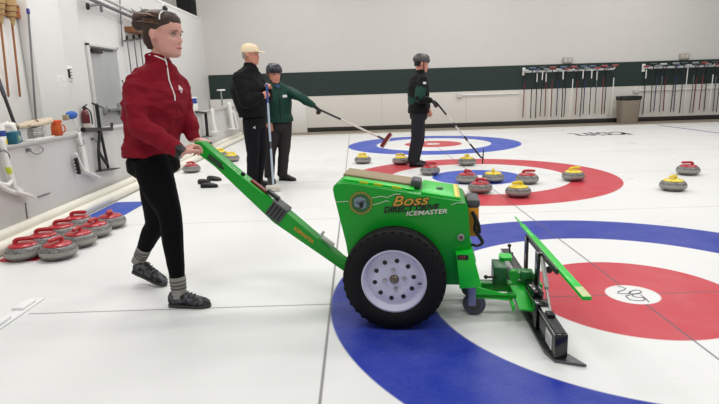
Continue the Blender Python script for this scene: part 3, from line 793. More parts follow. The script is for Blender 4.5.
    bm = remesh(bm, max(vox, .007), 4); wrinkle(bm, d.get('jw', .006), (9, 9, 15), 1.7)
    j = to_obj('jacket', bm, d['m_jk'], o, base, ang=180)
    # shoes
    for H, K, A, heel, toe in d['legs']:
        shoe('shoe', o, base, heel, toe, d['m_sh'], d.get('m_sole', M_black), k=d.get('shk', 1.))
    return o, j

def shell(bm, C, M, s, pts, seg=28):
    """dome from rows (z, halfx, halfy, xcentre)"""
    rings(bm, [(C + M @ V((xc, 0, z))*s, M @ V((hx, 0, 0))*s, M @ V((0, hy, 0))*s) for z, hx, hy, xc in pts], seg)

# --- the woman pushing the scraper
y0 = .22
wy = -32
W = dict(k=.96, hs=1.10, vox=.006, pel=at(153, 160, y0), chest=at(155.5, 103, y0), sh=at(155.5, 77, y0), nk=at(157.5, 63, y0), head=at(163.8, 34.8, y0-.01),
         Mh=ypr(-14, 4), yawc=wy, yawp=-12, skin=M_skin, brow=mat('dark brown brow', (122, 84, 68), .6),
         label='woman in maroon quarter-zip and black leggings pushing the green machine')
lft = ypr(wy) @ V((0, 1, 0))
shR = W['sh'] - lft*.132 - V((0, 0, .05)); shL = W['sh'] + lft*.150 - V((0, 0, .05))
elR = at(138, 124, .0); wrR = at(181, 153, -.02)
elL = at(185, 112, .34); wrL = at(194, 139, .28)
W['arms'] = [(shR, elR, wrR), (shL, elL, wrL)]
mcM = Matrix.Translation((-1.415, -.02, 0)) @ Matrix.Rotation(R(-8.5), 4, 'Z')
gripR = mcM @ V((-1.175, -.11, .963)); gripL = mcM @ V((-1.175, .12, .963))
W['hands'] = [(wrR, gripR+V((0, 0, .012))-wrR, V((.3, .1, -1)), -1, 62), (wrL, gripL+V((0, 0, .012))-wrL, V((-.3, 0, -1)), 1, 60)]
hipR = W['pel'] + V((.015, -.085, -.03)); hipL = W['pel'] + V((-.015, .085, -.03))
heelR = gr(170.5, 307); toeR = gr(209, 306)
heelR = V((-2.82, .055, .0)); toeR = V((-2.565, .02, .0))
heelL = V((-3.20, .47, .085)); toeL = V((-2.965, .40, .005))
knR = at(169.5, 214, .07); anR = V((-2.755, .05, .115)); knL = at(156, 222, .40); anL = V((-3.135, .462, .20))
W['legs'] = [(hipR, knR, anR, heelR, toeR), (hipL, knL, anL, heelL, toeL)]
W['base'] = V((-2.85, .2, 0)); W['hem'] = W['pel'] + V((0, 0, .03)); W['hd'] = .122
W['tr'] = (.114, .104, .073, .066, .042); W['seat'] = .160; W['tw'] = .0015
W['m_tr'] = mat('black leggings', (7, 7, 9), .8, var=.15, spec=.12)
W['m_jk'] = mat('maroon knit', (128, 14, 33), .8, var=.16, scale=14, bump=.15, bscale=120, spec=.2)
W['m_sh'] = mat('black patterned shoe', (62, 62, 66), .6, var=.85, scale=38, bump=.3, bscale=40, spec=.3, con=.08)
W['m_sole'] = mat('dark sole', (52, 50, 50), .6, var=.5, scale=30)
W['jr'] = (.078, .072, .062, .058, .043); W['bulk'] = 1.16; W['jw'] = .014; W['collar'] = .05; W['jg'] = .018
wo, wj = person(W)
base = W['base']; hc = W['head']; Mh = W['Mh']; hs = W['hs']
M_hair = mat('dark brown hair', (58, 37, 26), .55, var=.5, scale=16, bump=.3, bscale=50, stretch=(1, 5, 5))
# hair: cap over the skull, bun and loose strands
bm = B()
Hl = lambda x, y, z: hc + Mh @ V((x, y, z))*hs
HR = [(-.078, -.055, .030, .046), (-.04, -.062, .042, .070), (-.005, -.060, .046, .081), (.012, -.045, .068, .081), (.03, -.026, .086, .085), (.05, -.012, .101, .087), (.068, -.013, .105, .085), (.090, -.016, .102, .080), (.110, -.018, .084, .062), (.124, -.022, .046, .032)]
rings(bm, [(Hl(xc, 0, z), (Mh @ V((hx, 0, 0)))*hs, (Mh @ V((0, hy, 0)))*hs) for z, xc, hx, hy in HR], 28)
ball(bm, Hl(-.112, 0, .070), .056*hs, 1.15, 1.05, .9, seg=18); ball(bm, Hl(-.14, .01, .088), .035*hs, 1.3, 1, .8); ball(bm, Hl(-.135, -.02, .05), .035*hs); ball(bm, Hl(-.10, 0, .092), .038*hs)
bm = remesh(bm, .006, 3)
bm.normal_update()
for v in bm.verts:
    q = Mh.transposed() @ (v.co-hc)
    v.co += v.normal*(noise.noise(V((q.x*14, q.y*50, q.z*50)))*.003)
hair = to_obj('hair', bm, M_hair, wo, base, ang=180)
bm = B(); rnd = random.Random(3)
for i in range(26):
    a = rnd.uniform(0, 2*PI); p = V((-.125+rnd.uniform(-.03, .03), rnd.uniform(-.04, .04), .075+rnd.uniform(-.04, .03)))
    dd = V((rnd.uniform(-.055, -.01), rnd.uniform(-.03, .03), rnd.uniform(-.02, .04)))
    tube(bm, [Hl(*p), Hl(*(p+dd*.5+V((0, 0, .008)))), Hl(*(p+dd))], [.003, .0024, .001], 5, 2)
for i in range(10):
    p = V((rnd.uniform(-.06, .015), rnd.uniform(-.07, -.05), rnd.uniform(.045, .095)))
    tube(bm, [Hl(p.x+.03, p.y-.02, p.z+.0), Hl(p.x-.02, p.y-.026, p.z+.01), Hl(p.x-.07, p.y-.014, p.z+.01)], [.002, .004, .002], 5, 2)
to_obj('hair_strands', bm, mat('brown hair highlight', (104, 74, 50), .5, var=.3, scale=30), hair, base)
bm = B(); tube(bm, [Hl(.035, -.088, .07), Hl(.03, -.075, .095), Hl(.028, -.045, .115)], .004, 8, 3); to_obj('hair_clip', bm, M_white, hair, base)
# zip, collar edge, chest mark, watch, socks
fc = ypr(wy) @ V((1, 0, 0)); nk = W['nk']
from mathutils.bvhtree import BVHTree
def on_surface(o, p, d, lift=.003):
    """drop a point onto a garment along d (world)"""
    inv = V(o.parent.location)
    bmx = bmesh.new(); bmx.from_mesh(o.data); t = BVHTree.FromBMesh(bmx); bmx.free()
    return t, inv
def project(o, pts, d, lift=.003):
    t, inv = on_surface(o, None, None); out = []
    for p in pts:
        h = t.ray_cast(p-inv-d*.6, d)
        if h[0] is not None: out.append(h[0]+inv-d*lift)
    return out
vd = -fc
ctr = W['chest']
zp = project(wj, [nk + fc*.0 + V((0, 0, z)) + fc*.0 for z in (.03, .0, -.05, -.10, -.15, -.19, -.22)], vd, .002)
if len(zp) > 2:
    bm = B(); tube(bm, zp, .0042, 6); to_obj('zip', bm, M_white, wj, base)
bm = B()
lf = lft
cp = project(wj, [nk + lf*(-.065+.0217*i) + V((0, 0, .045-.02*abs(i-3)*0-.012*(3-abs(i-3)))) for i in range(0, 4)], vd, .002)
if len(cp) > 2:
    tube(bm, cp, .0035, 6); to_obj('collar_piping', bm, M_white, wj, base)
else: bm.free()
tag_c = project(wj, [ctr + lf*.085 + V((0, 0, .075+z)) for z in (-.022, 0, .022)], vd, .003)
if len(tag_c) == 3:
    bm = B(); tube(bm, tag_c, [.003, .012, .003], 8); tg = project(wj, [ctr + lf*(.085+q) + V((0, 0, .075)) for q in (-.018, .0, .018)], vd, .003); tube(bm, tg, [.003, .008, .003], 8) if len(tg) == 3 else 0
    to_obj('chest_mark', bm, mat('white stitching', (232, 214, 216), .6), wj, base)
ad = (wrR-elR).normalized()
bm = B(); tube(bm, [wrR-ad*.035, wrR-ad*.0, wrR+ad*.012], [.040, .041, .038], 16); to_obj('wristband', bm, M_black, wo, base)
for A, K in ((anR, knR), (anL, knL)):
    ud = (K-A).normalized(); bm = B(); tube(bm, [A-ud*.055, A-ud*.01, A+ud*.05, A+ud*.075], [.046, .045, .048, .049], 18, 3)
    sk = mat('grey ribbed sock', (140, 138, 132), .85, var=.75, scale=9, bump=.4, bscale=60, stretch=(.15, .15, 6)); so = to_obj('sock', bm, sk, wo, base)
    for t_ in (.0, .022, .044):
        bm = B(); tube(bm, [A+ud*t_, A+ud*(t_+.009)], [.0475+t_*.04, .0478+t_*.04], 18); to_obj('sock_stripe', bm, mat('dark sock stripe', (78, 76, 74), .85), so, base)

# --- the man in the cap
y1 = 4.0
M1 = dict(k=1.05, hs=1.08, vox=.012, pel=at(254, 120, y1), chest=at(248, 90, y1), sh=at(247.5, 73, y1), nk=at(250, 66, y1), head=at(250.5, 54.5, y1), Mh=ypr(-10, 2), yawc=-25, yawp=-15, skin=M_skin2,
          brow=mat('grey brow', (150, 140, 132), .6), label='man in beige cap and black jacket standing with a broom upright')
l1 = ypr(-25) @ V((0, 1, 0))
sR, sL = M1['sh'] - l1*.175 - V((0, 0, .06)), M1['sh'] + l1*.175 - V((0, 0, .06))
hand1 = at(269, 93, 3.86)
eR = at(246, 103, 3.74); wR = at(262, 95, 3.8); eL = at(266, 100, 4.2); wL = at(268, 88, 4.0)
M1['arms'] = [(sR, eR, wR), (sL, eL, wL)]
M1['hands'] = [(wR, hand1-wR, V((.3, 1, 0)), -1, 60), (wL, at(268, 84, 3.92)-wL, V((0, -1, -.1)), 1, 60)]
h1 = (gr(250, 187)+gr(266, 189))*.5
fa, fb = V((-3.08, 3.98, 0)), V((-2.95, 4.13, 0))
M1['legs'] = [(M1['pel']+V((-.02, -.09, -.02)), at(253, 152, 3.93), V((-3.02, 3.9, .10)), V((-3.07, 3.91, 0)), V((-2.80, 3.82, 0))),
              (M1['pel']+V((.03, .09, -.02)), at(260, 152, 4.1), V((-2.99, 4.1, .10)), V((-3.04, 4.11, 0)), V((-2.76, 4.03, 0)))]
M1['base'] = V((-3, 4, 0)); M1['hem'] = at(253, 117, y1)
M1['tr'] = (.105, .098, .080, .075, .066); M1['m_tr'] = mat('navy black track trousers', (12, 13, 18), .8, var=.15, spec=.2); M1['m_jk'] = mat('black jacket', (8, 8, 10), .75, var=.2, spec=.2); M1['m_sh'] = mat('dark shoe', (34, 30, 30), .6)
M1['jr'] = (.088, .085, .075, .07, .05); M1['bulk'] = 1.38; M1['jw'] = .008; M1['jg'] = .02
m1, j1 = person(M1)
def cap_on(o, hc, Mh, hs, base, m):
    bm = B(); shell(bm, hc, Mh, hs, [(.022, .108, .088, -.004), (.05, .108, .089, -.004), (.085, .098, .08, -.006), (.108, .075, .06, -.01), (.122, .04, .03, -.012)])
    c = to_obj('cap', bm, m, o, base)
    bm = B(); rings(bm, [(hc + Mh @ V((.06, 0, .032))*hs, Mh @ V((0, .075, 0))*hs, Mh @ V((0, 0, .006))*hs), (hc + Mh @ V((.12, 0, .034))*hs, Mh @ V((0, .074, 0))*hs, Mh @ V((0, 0, .006))*hs), (hc + Mh @ V((.165, 0, .022))*hs, Mh @ V((0, .055, 0))*hs, Mh @ V((0, 0, .005))*hs), (hc + Mh @ V((.185, 0, .014))*hs, Mh @ V((0, .02, 0))*hs, Mh @ V((0, 0, .004))*hs)], 20)
    to_obj('brim', bm, m, c, base)
    bm = B(); ball(bm, hc + Mh @ V((-.012, 0, .123))*hs, .008); to_obj('button', bm, m, c, base)
cap_on(m1, M1['head'], M1['Mh'], M1['hs'], M1['base'], mat('beige cotton cap', (226, 206, 172), .8, var=.05))
bm = B(); hh = lambda x, y, z: M1['head'] + M1['Mh'] @ V((x, y, z))*M1['hs']
shell(bm, M1['head'], M1['Mh'], M1['hs'], [(-.05, .04, .066, -.05), (-.02, .052, .074, -.045), (.03, .062, .08, -.036)]); to_obj('hair', bm, mat('grey hair', (150, 138, 128), .7, var=.2, scale=40), m1, M1['base'])
bm = B(); ball(bm, at(248, 125.5, 3.83), .028, 1, .4, 1); to_obj('pocket_patch', bm, mat('dull pink patch', (150, 84, 84), .6), m1, M1['base'])
bm = B(); p = at(253.5, 127.5, 3.82)
tube(bm, [p+V((-.025, 0, .012)), p, p+V((-.025, 0, -.012))], .006, 6); tube(bm, [p+V((.025, 0, .012)), p, p+V((.025, 0, -.012))], .006, 6); to_obj('thigh_logo', bm, M_white, m1, M1['base'])

# --- the man in the green jacket and helmet
y2 = 4.55
M2 = dict(k=1.0, hs=1.08, vox=.012, pel=at(279, 124, y2), chest=at(277, 102, y2), sh=at(276, 88.5, y2), nk=at(275.5, 82.5, y2), head=at(274.3, 74, y2-.03), Mh=ypr(-62, 6), yawc=-68, yawp=-62, skin=M_skin2,
          brow=mat('grey brow', (150, 140, 132), .6), label='person in dark helmet and green jacket stretching one arm out with a broom')
l2 = ypr(-68) @ V((0, 1, 0))
sR, sL = M2['sh'] - l2*.165 - V((0, 0, .045)), M2['sh'] + l2*.165 - V((0, 0, .045))
eR = at(265, 110, 4.55); wR = at(270, 122, 4.42); eL = at(300, 97, 4.40); wL = at(314, 106, 4.36)
M2['arms'] = [(sR, eR, wR), (sL, eL, wL)]
M2['hands'] = [(wR, V((.05, 0, -1)), V((0, -1, 0)), 1, 35), (wL, at(320, 110.5, 4.35)-wL, V((-.3, 0, -1)), 1, 65)]
M2['legs'] = [(M2['pel']+V((-.08, -.04, -.02)), at(270, 153, 4.5), V((-2.89, 4.46, .1)), V((-2.90, 4.52, 0)), V((-2.80, 4.26, 0))),
              (M2['pel']+V((.08, .04, -.02)), at(284, 152, 4.55), V((-2.72, 4.56, .1)), V((-2.76, 4.58, 0)), V((-2.52, 4.46, 0)))]
M2['base'] = V((-2.8, 4.5, 0)); M2['hem'] = at(279, 122, y2)
M2['tr'] = (.10, .095, .08, .078, .072); M2['m_tr'] = mat('charcoal trousers', (48, 46, 46), .85, var=.12, spec=.2); M2['m_jk'] = mat('bottle green jacket', (8, 58, 46), .65, var=.15, spec=.3); M2['m_sh'] = M1['m_sh']
M2['bulk'] = 1.15; M2['jw'] = .007; M2['jg'] = .018; M2['jr'] = (.078, .07, .062, .06, .046)
m2, j2 = person(M2)
def helmet_on(o, hc, Mh, hs, base, m, strap=True, vents=True):
    bm = B(); shell(bm, hc, Mh, hs, [(.018, .112, .092, -.008), (.03, .122, .100, -.008), (.06, .122, .100, -.008), (.092, .108, .088, -.01), (.118, .08, .064, -.012), (.132, .04, .032, -.014)])
    h = to_obj('helmet', bm, m, o, base)
    bm = B()
    for q in (-1, 1):
        tube(bm, [hc + Mh @ V((.0, q*.09, .02))*hs, hc + Mh @ V((.015, q*.078, -.05))*hs, hc + Mh @ V((.045, q*.03, -.118))*hs], .006*hs, 6, 2)
    shell(bm, hc, Mh, hs, [(-.045, .03, .076, -.06), (.02, .052, .09, -.055)])
    to_obj('chin_strap', bm, M_black, h, base)
    bm = B()
    for y in (-.045, 0, .045): tube(bm, [hc + Mh @ V((.085, y, .088))*hs, hc + Mh @ V((.04, y*.9, .120))*hs, hc + Mh @ V((-.06, y*.9, .122))*hs], .008*hs, 6, 2)
    to_obj('helmet_vent', bm, M_black, h, base)
M_helm = mat('dark slate helmet', (36, 40, 50), .4, var=.1)
helmet_on(m2, M2['head'], M2['Mh'], M2['hs'], M2['base'], M_helm)
f2 = ypr(-68) @ V((1, 0, 0))
bm = B(); pts = project(j2, [M2['chest'] + l2*.08 + V((0, 0, .075)) + l2*q for q in (-.02, 0, .02)], -f2, .006)
for p in pts: ball(bm, p, .016, 1, .6, 1.3, seg=10)
if pts: to_obj('chest_logo', bm, M_white, j2, M2['base'])
else: bm.free()
zp = project(j2, [M2['chest'] + V((0, 0, z)) for z in (.10, .05, 0, -.06, -.12, -.18, -.24)], -f2, .003)
if len(zp) > 2: bm = B(); tube(bm, zp, .005, 6); to_obj('zip', bm, M_black, j2, M2['base'])
zp = project(j2, [M2['nk'] + V((0, 0, z)) for z in (-.035, -.06, -.085)], -f2, .006)
if len(zp) > 2: bm = B(); tube(bm, zp, [.045, .03, .008], 10, flat=.4); to_obj('shirt_front', bm, mat('blue shirt', (52, 84, 128), .7), j2, M2['base'])
M_glove = mat('black glove', (16, 16, 18), .7, var=.2)
def glove(o, base, wr, d_, pn, side, curl=60):
    bm = B(); hand_geo(bm, wr, d_, pn, side, curl, 1.06, 1.25); bm = remesh(bm, .008, 2, .4); to_obj('glove', bm, M_glove, o, base, ang=180)
glove(m2, M2['base'], *M2['hands'][1])

# --- the helmeted player at the middle house
y3 = 5.42
M3 = dict(k=1.0, hs=1.10, vox=.012, pel=at(418.5, 114, y3), chest=at(418, 90, y3), sh=at(418, 77, y3), nk=at(420, 72.5, y3), head=at(421.5, 63.5, y3), Mh=ypr(12, 8), yawc=18, yawp=10, skin=M_skin2,
          brow=mat('grey brow', (150, 140, 132), .6), label='helmeted player in black and green jacket looking down ice with a stick held low')
l3 = ypr(18) @ V((0, 1, 0))
sR, sL = M3['sh'] - l3*.165 - V((0, 0, .045)), M3['sh'] + l3*.165 - V((0, 0, .045))
eR = at(419, 99, 5.15); wR = at(431, 100.5, 5.2); eL = at(424, 97, 5.7); wL = at(428, 108, 5.6)
M3['arms'] = [(sR, eR, wR), (sL, eL, wL)]
M3['hands'] = [(wR, at(437, 103, 5.22)-wR, V((0, .3, -1)), -1, 62), (wL, V((.3, 0, -1)), V((0, -1, 0)), 1, 30)]
fx = gr(415, 166)
M3['legs'] = [(M3['pel']+V((-.01, -.085, -.02)), at(416.5, 140, 5.36), V((fx.x-.06, 5.42, .10)), V((fx.x-.10, 5.42, 0)), V((fx.x+.17, 5.40, 0))),
              (M3['pel']+V((.01, .085, -.02)), at(419, 140, 5.5), V((fx.x-.0, 5.60, .10)), V((fx.x-.04, 5.60, 0)), V((fx.x+.23, 5.61, 0)))]
M3['base'] = V((fx.x, 5.5, 0)); M3['hem'] = at(418.5, 113, y3)
M3['tr'] = (.105, .1, .088, .085, .075); M3['m_tr'] = mat('grey black trousers', (38, 40, 45), .85, var=.12, spec=.2); M3['m_sh'] = mat('black shoe', (22, 22, 23), .6)
M3['m_jk'] = mat('black jacket with green', (10, 12, 12), .7, var=.2, spec=.2); M3['bulk'] = 1.15; M3['jw'] = .007; M3['jg'] = .018; M3['jr'] = (.08, .075, .066, .062, .048)
m3_, j3 = person(M3)
helmet_on(m3_, M3['head'], M3['Mh'], M3['hs'], M3['base'], mat('grey helmet', (74, 72, 70), .4, var=.3, scale=20))
glove(m3_, M3['base'], *M3['hands'][0])
# green lower panels of that jacket
bm = B()
f3 = ypr(18) @ V((1, 0, 0))
wa = M3['pel'].lerp(M3['chest'], .72)
rings(bm, [(M3['pel'].lerp(M3['chest'], .38), l3*.182, f3*.146), (M3['pel'].lerp(M3['chest'], .55), l3*.186, f3*.150), (wa, l3*.190, f3*.152), (M3['pel'].lerp(M3['chest'], .85), l3*.188, f3*.148)], 26, power=2.3)
bm = remesh(bm, .012, 2); wrinkle(bm, .006, (9, 9, 15), 2.)
to_obj('green_panel', bm, M2['m_jk'], j3, M3['base'], ang=180)
bm = B(); tube(bm, [sR.lerp(eR, .45), sR.lerp(eR, .9), eR.lerp(wR, .1)], [.082, .076, .07], 14, 2); to_obj('green_sleeve_band', bm, M2['m_jk'], j3, M3['base'])
pts = project(j3, [M3['chest'] + V((0, 0, .1)) + V((.06, 0, 0)) + V((q, 0, 0)) for q in (0, .02)], V((0, 1, 0)), .006)
bm = B()
for p in pts: ball(bm, p, .016, 1, .5, 1.2, seg=10)
if pts: to_obj('chest_logo', bm, M_white, j3, M3['base'])
else: bm.free()
# --- brooms in hand
def broom(label, top_, bot, headc, hdir, mh, mhead, hl=.11, bands=()):
    r = empty('curling_broom', bot, 0, label, 'broom'); b_ = V(bot)
    bm = B(); tube(bm, [top_, bot], .0135, 12, roundcap=True); h = to_obj('handle', bm, mh, r, b_)
    for (t0, t1, m) in bands:
        bm = B(); tube(bm, [top_.lerp(bot, t0), top_.lerp(bot, t1)], .0148, 12); to_obj('handle_band', bm, m, h, b_)
    hd = hdir.normalized(); n = (top_-bot).normalized(); s_ = hd.cross(n).normalized(); n2 = s_.cross(hd)
    bm = B(); rings(bm, [(headc+hd*a*hl, s_*w, n2*t) for a, w, t in ((-1, .016, .014), (-.9, .03, .026), (0, .034, .03), (.9, .03, .026), (1, .016, .014))], 14, power=3)
    to_obj('head', bm, mhead, r, b_)
    bm = B(); rings(bm, [(headc-n2*.03+hd*a*hl, s_*w, n2*t) for a, w, t in ((-.98, .02, .008), (0, .036, .012), (.98, .02, .008))], 14, power=3); to_obj('pad', bm, mat('white pad', (220, 216, 206), .8), r, b_)
M_poleb = mat('pale blue pole', (176, 190, 205), .35, var=.1); M_poled = mat('dark carbon pole', (40, 40, 44), .35); M_polep = mat('pale pole', (205, 200, 192), .35); M_poler = mat('maroon head', (104, 18, 26), .5)
bt = at(273.5, 187.5, 3.74); bt.z = .05
broom('pale blue broom held upright by the man in the cap', at(266.5, 84, 3.84), bt, bt-V((0, 0, .0)), V((1, -.3, 0)), M_poleb, mat('cream broom head', (206, 202, 190), .6), .10, ((.0, .18, mat('blue grip', (44, 78, 140), .5)), (.55, .62, M_dgrey)))
bt = at(384.5, 139.5, 4.3)
broom('maroon-headed broom stretched out across the far blue ring', at(314, 107, 4.35), bt, at(386, 140, 4.3), at(390, 133, 4.3)-at(381, 146, 4.3), M_polep, M_poler, .115, ((.0, .38, M_poled), (.9, 1., M_dgrey)))
bt = at(481.5, 158, 5.35)
r = empty('delivery_stick', bt, 0, 'striped black and white delivery stick held by the helmeted player', 'delivery stick')
tp = at(436, 102, 5.22)
bm = B(); tube(bm, [tp, bt], .013, 12, roundcap=True); hdl = to_obj('handle', bm, mat('white pole', (220, 220, 216), .35), r, bt)
for t0, t1 in ((0, .22), (.36, .42), (.60, .68), (.74, .98)):
    bm = B(); tube(bm, [tp.lerp(bt, t0), tp.lerp(bt, t1)], .0145, 12); to_obj('handle_band', bm, M_poled, hdl, bt)
bm = B(); tube(bm, [at(483.5, 150, 5.35), at(482.5, 163.5, 5.35)], .010, 8, roundcap=True); tube(bm, [at(480.5, 157, 5.35), at(483.5, 158.5, 5.35)], .016, 8); to_obj('stick_head', bm, M_black, r, bt)
# ------------------------------------------------------------------ far wall: broom racks, bin, boxes
ORD = 'first second third fourth fifth sixth seventh eighth ninth tenth eleventh twelfth thirteenth fourteenth fifteenth sixteenth seventeenth eighteenth nineteenth twentieth'.split()
HM = {'red': mat('red broom handle', (104, 26, 36), .5), 'black': mat('black broom handle', (30, 30, 34), .4), 'blue': mat('blue broom handle', (40, 52, 98), .45), 'white': mat('white broom handle', (222, 220, 216), .4), 'grey': mat('grey broom handle', (96, 96, 102), .4)}
KM = {'red': mat('red broom head', (168, 40, 44), .5), 'black': mat('black broom head', (28, 30, 32), .5), 'blue': mat('blue broom head', (66, 92, 130), .5), 'white': mat('white broom head', (206, 210, 208), .5), 'grey': mat('grey broom head', (120, 128, 130), .5)}
def hung_broom(x, ztop, zbot, hc, kc, label, group, lean, row):
    yb = YW-.10-.078*row
    r = empty('curling_broom', (x, yb, zbot), 0, label, 'broom', group); b_ = V((x, yb, zbot))
    bm = B(); tube(bm, [(x, yb, ztop), (x+lean, yb, zbot)], .0135, 8, roundcap=True); to_obj('handle', bm, HM[hc], r, b_)
    bm = B(); tube(bm, [(x, yb, ztop-.06), (x+lean*.25, yb, ztop-.30)], .0155, 8); to_obj('ferrule', bm, HM['white' if random.random() < .3 else 'black'], r, b_)
    bm = B(); rings(bm, [(V((x+a, yb-.01, ztop+.03)), V((0, w, 0)), V((0, 0, t))) for a, w, t in ((-.088, .015, .010), (-.08, .03, .017), (0, .034, .022), (.08, .03, .017), (.088, .015, .010))], 10, power=3); hd = to_obj('head', bm, KM[kc], r, b_)
    bm = B(); rings(bm, [(V((x+a, yb-.01, ztop+.048)), V((0, w, 0)), V((0, 0, t))) for a, w, t in ((-.086, .02, .007), (0, .035, .008), (.086, .02, .007))], 10, power=3); to_obj('pad', bm, KM['grey'] if kc != 'grey' else KM['white'], r, b_)
def rack(us, cols, heads, us0, us1, name_, vtop, label, order_rev):
    x0, x1 = at(us0, 72, YW).x, at(us1, 70, YW).x
    zt = 1.50
    r = empty('broom_rack', ((x0+x1)/2, YW, zt), 0, label, 'rack'); b_ = r.location.copy()
    bm = B(); box(bm, x0, x1, YW-.05, YW-.024, zt-.02, zt+.04, .004); to_obj('rail', bm, mat('pale rack rail', (206, 208, 206), .4), r, b_)
    n = len(us)
    for i in range(n):
        bm = B(); x = at(us[i], 72, YW-.1).x
        box(bm, x-.035, x-.022, YW-.17, YW-.04, zt-.005, zt+.012, .002); box(bm, x+.022, x+.035, YW-.17, YW-.04, zt-.005, zt+.012, .002)
        to_obj('peg', bm, M_white, r, b_)
    bm = B(); box(bm, x0-.03, x0+.05, YW-.06, YW-.024, zt-.09, zt+.12, .004); to_obj('end_plate', bm, M_white, r, b_)
    for i, u in enumerate(us):
        num = n-i if order_rev else i+1
        hc, kc = cols[i], heads[i]
        zb_ = .22 + .10*random.random()
        hung_broom(at(u, 100, YW-.1).x, 1.52 + .05*(i % 2), zb_, hc, kc, f'{hc}-handled broom, {ORD[num-1]} from the bin {name_}', 'brooms hung ' + name_, random.uniform(-.035, .02), i % 2)
usA = [510+q/4.75 for q in (68, 97, 125, 146, 167, 192, 225, 242, 264, 290, 316, 336, 352, 376, 406, 433, 454, 481)]
colA = ['red', 'black', 'black', 'black', 'red', 'red', 'blue', 'black', 'black', 'white', 'red', 'black', 'blue', 'black', 'grey', 'red', 'black', 'white']
hdA = ['white', 'blue', 'blue', 'black', 'grey', 'red', 'white', 'blue', 'red', 'red', 'black', 'blue', 'grey', 'blue', 'red', 'red', 'black', 'red']
rack(usA, colA, hdA, 523, 613, 'in the rack between the stick holder and the bin', 70, 'wall broom rack between the stick holder and the bin', True)
usB = [610+q/4.75 for q in (162, 187, 215, 232, 254, 290, 304, 330, 356, 381, 402, 424, 449, 470, 492, 506)]
colB = ['black', 'black', 'blue', 'grey', 'red', 'black', 'blue', 'black', 'white', 'grey', 'red', 'red', 'black', 'white', 'grey', 'black']
hdB = ['red', 'black', 'grey', 'white', 'black', 'grey', 'blue', 'black', 'white', 'grey', 'black', 'red', 'grey', 'black', 'red', 'red']
rack(usB, colB, hdB, 642, 722, 'in the rack past the bin', 67, 'wall broom rack running past the bin out of frame', False)
# bin
p = at(627, 123, 12.2)
bn = empty('waste_bin', (p.x, 12.2, .015), 0, 'taupe waste bin with black bag folded over its rim, by the far wall', 'bin')
bm = B(); rings(bm, [(V((0, 0, z)), V((a, 0, 0)), V((0, b_, 0))) for z, a, b_ in ((0, .235, .18), (.02, .24, .185), (.66, .28, .22), (.67, .285, .225))], 32, power=5); to_obj('bin_body', bm, mat('taupe plastic', (142, 130, 114), .5), bn)
bm = B(); rings(bm, [(V((0, 0, z)), V((a, 0, 0)), V((0, b_, 0))) for z, a, b_ in ((.63, .288, .23), (.67, .302, .245), (.74, .30, .24), (.755, .28, .22), (.72, .26, .2))], 32, power=4)
bm = remesh(bm, .02, 1); wrinkle(bm, .01, (12, 12, 12), 5); to_obj('bin_bag', bm, M_black, bn)
for u, v, l in ((567, 60.5, 'small grey box high on the wall over the rack before the bin'), (683.5, 56.5, 'small grey box high on the wall over the rack past the bin')):
    p = at(u, v, YW); e = empty('wall_box', (p.x, YW, p.z), 0, l, 'box', 'grey boxes on the upper far wall')
    bm = B(); box(bm, -.13, .13, -.07, 0, -.075, .075, .01); to_obj('box_body', bm, mat('grey box', (158, 152, 144), .6), e)
    bm = B()
    for q in (-.06, .06): box(bm, q-.045, q+.045, -.078, -.069, -.05, .05, .004)
    to_obj('lens_panel', bm, mat('pale lens', (186, 178, 166), .5), e)
def pipe(u0, v0, u1, v1, label):
    a, b_ = at(u0, v0, YW-.05), at(u1, v1, YW-.05); z = (a.z+b_.z)/2
    e = empty('wall_pipe', (a.x, YW, z), 0, label, 'pipe')
    bm = B(); tube(bm, [(0, -.05, 0), (b_.x-a.x, -.05, 0)], .016, 10); to_obj('pipe_run', bm, M_white, e)
    bm = B(); box(bm, -.07, .07, -.09, -.018, -.07, .05, .015); to_obj('pipe_box', bm, mat('pale valve box', (200, 196, 188), .5), e)
pipe(459.5, 95, 519, 93.5, 'thin white pipe with valve box under the green band, beside the stick holder')
pipe(636, 90, 719, 88.5, 'thin white pipe with valve box directly above the waste bin')

# ------------------------------------------------------------------ left wall fittings
def on_left(u, v, off=.0): return atx(u, v, XL+off)
def bar_on(name, m, pts, r, parent=None, base=None, seg=10, n=1):
    bm = B(); tube(bm, pts, r, seg, n, roundcap=True); return to_obj(name, bm, m, parent, base)
M_wood = mat('worn wood', (150, 98, 58), .6, var=.3, scale=6, stretch=(1, 1, .3)); M_brown = mat('brown board', (128, 82, 48), .6, var=.2); M_straw = mat('straw', (196, 164, 112), .85, var=.35, scale=30, bump=.6, stretch=(6, 6, .6))
M_metal = mat('grey steel pipe', (122, 122, 124), .4, .5, var=.1)
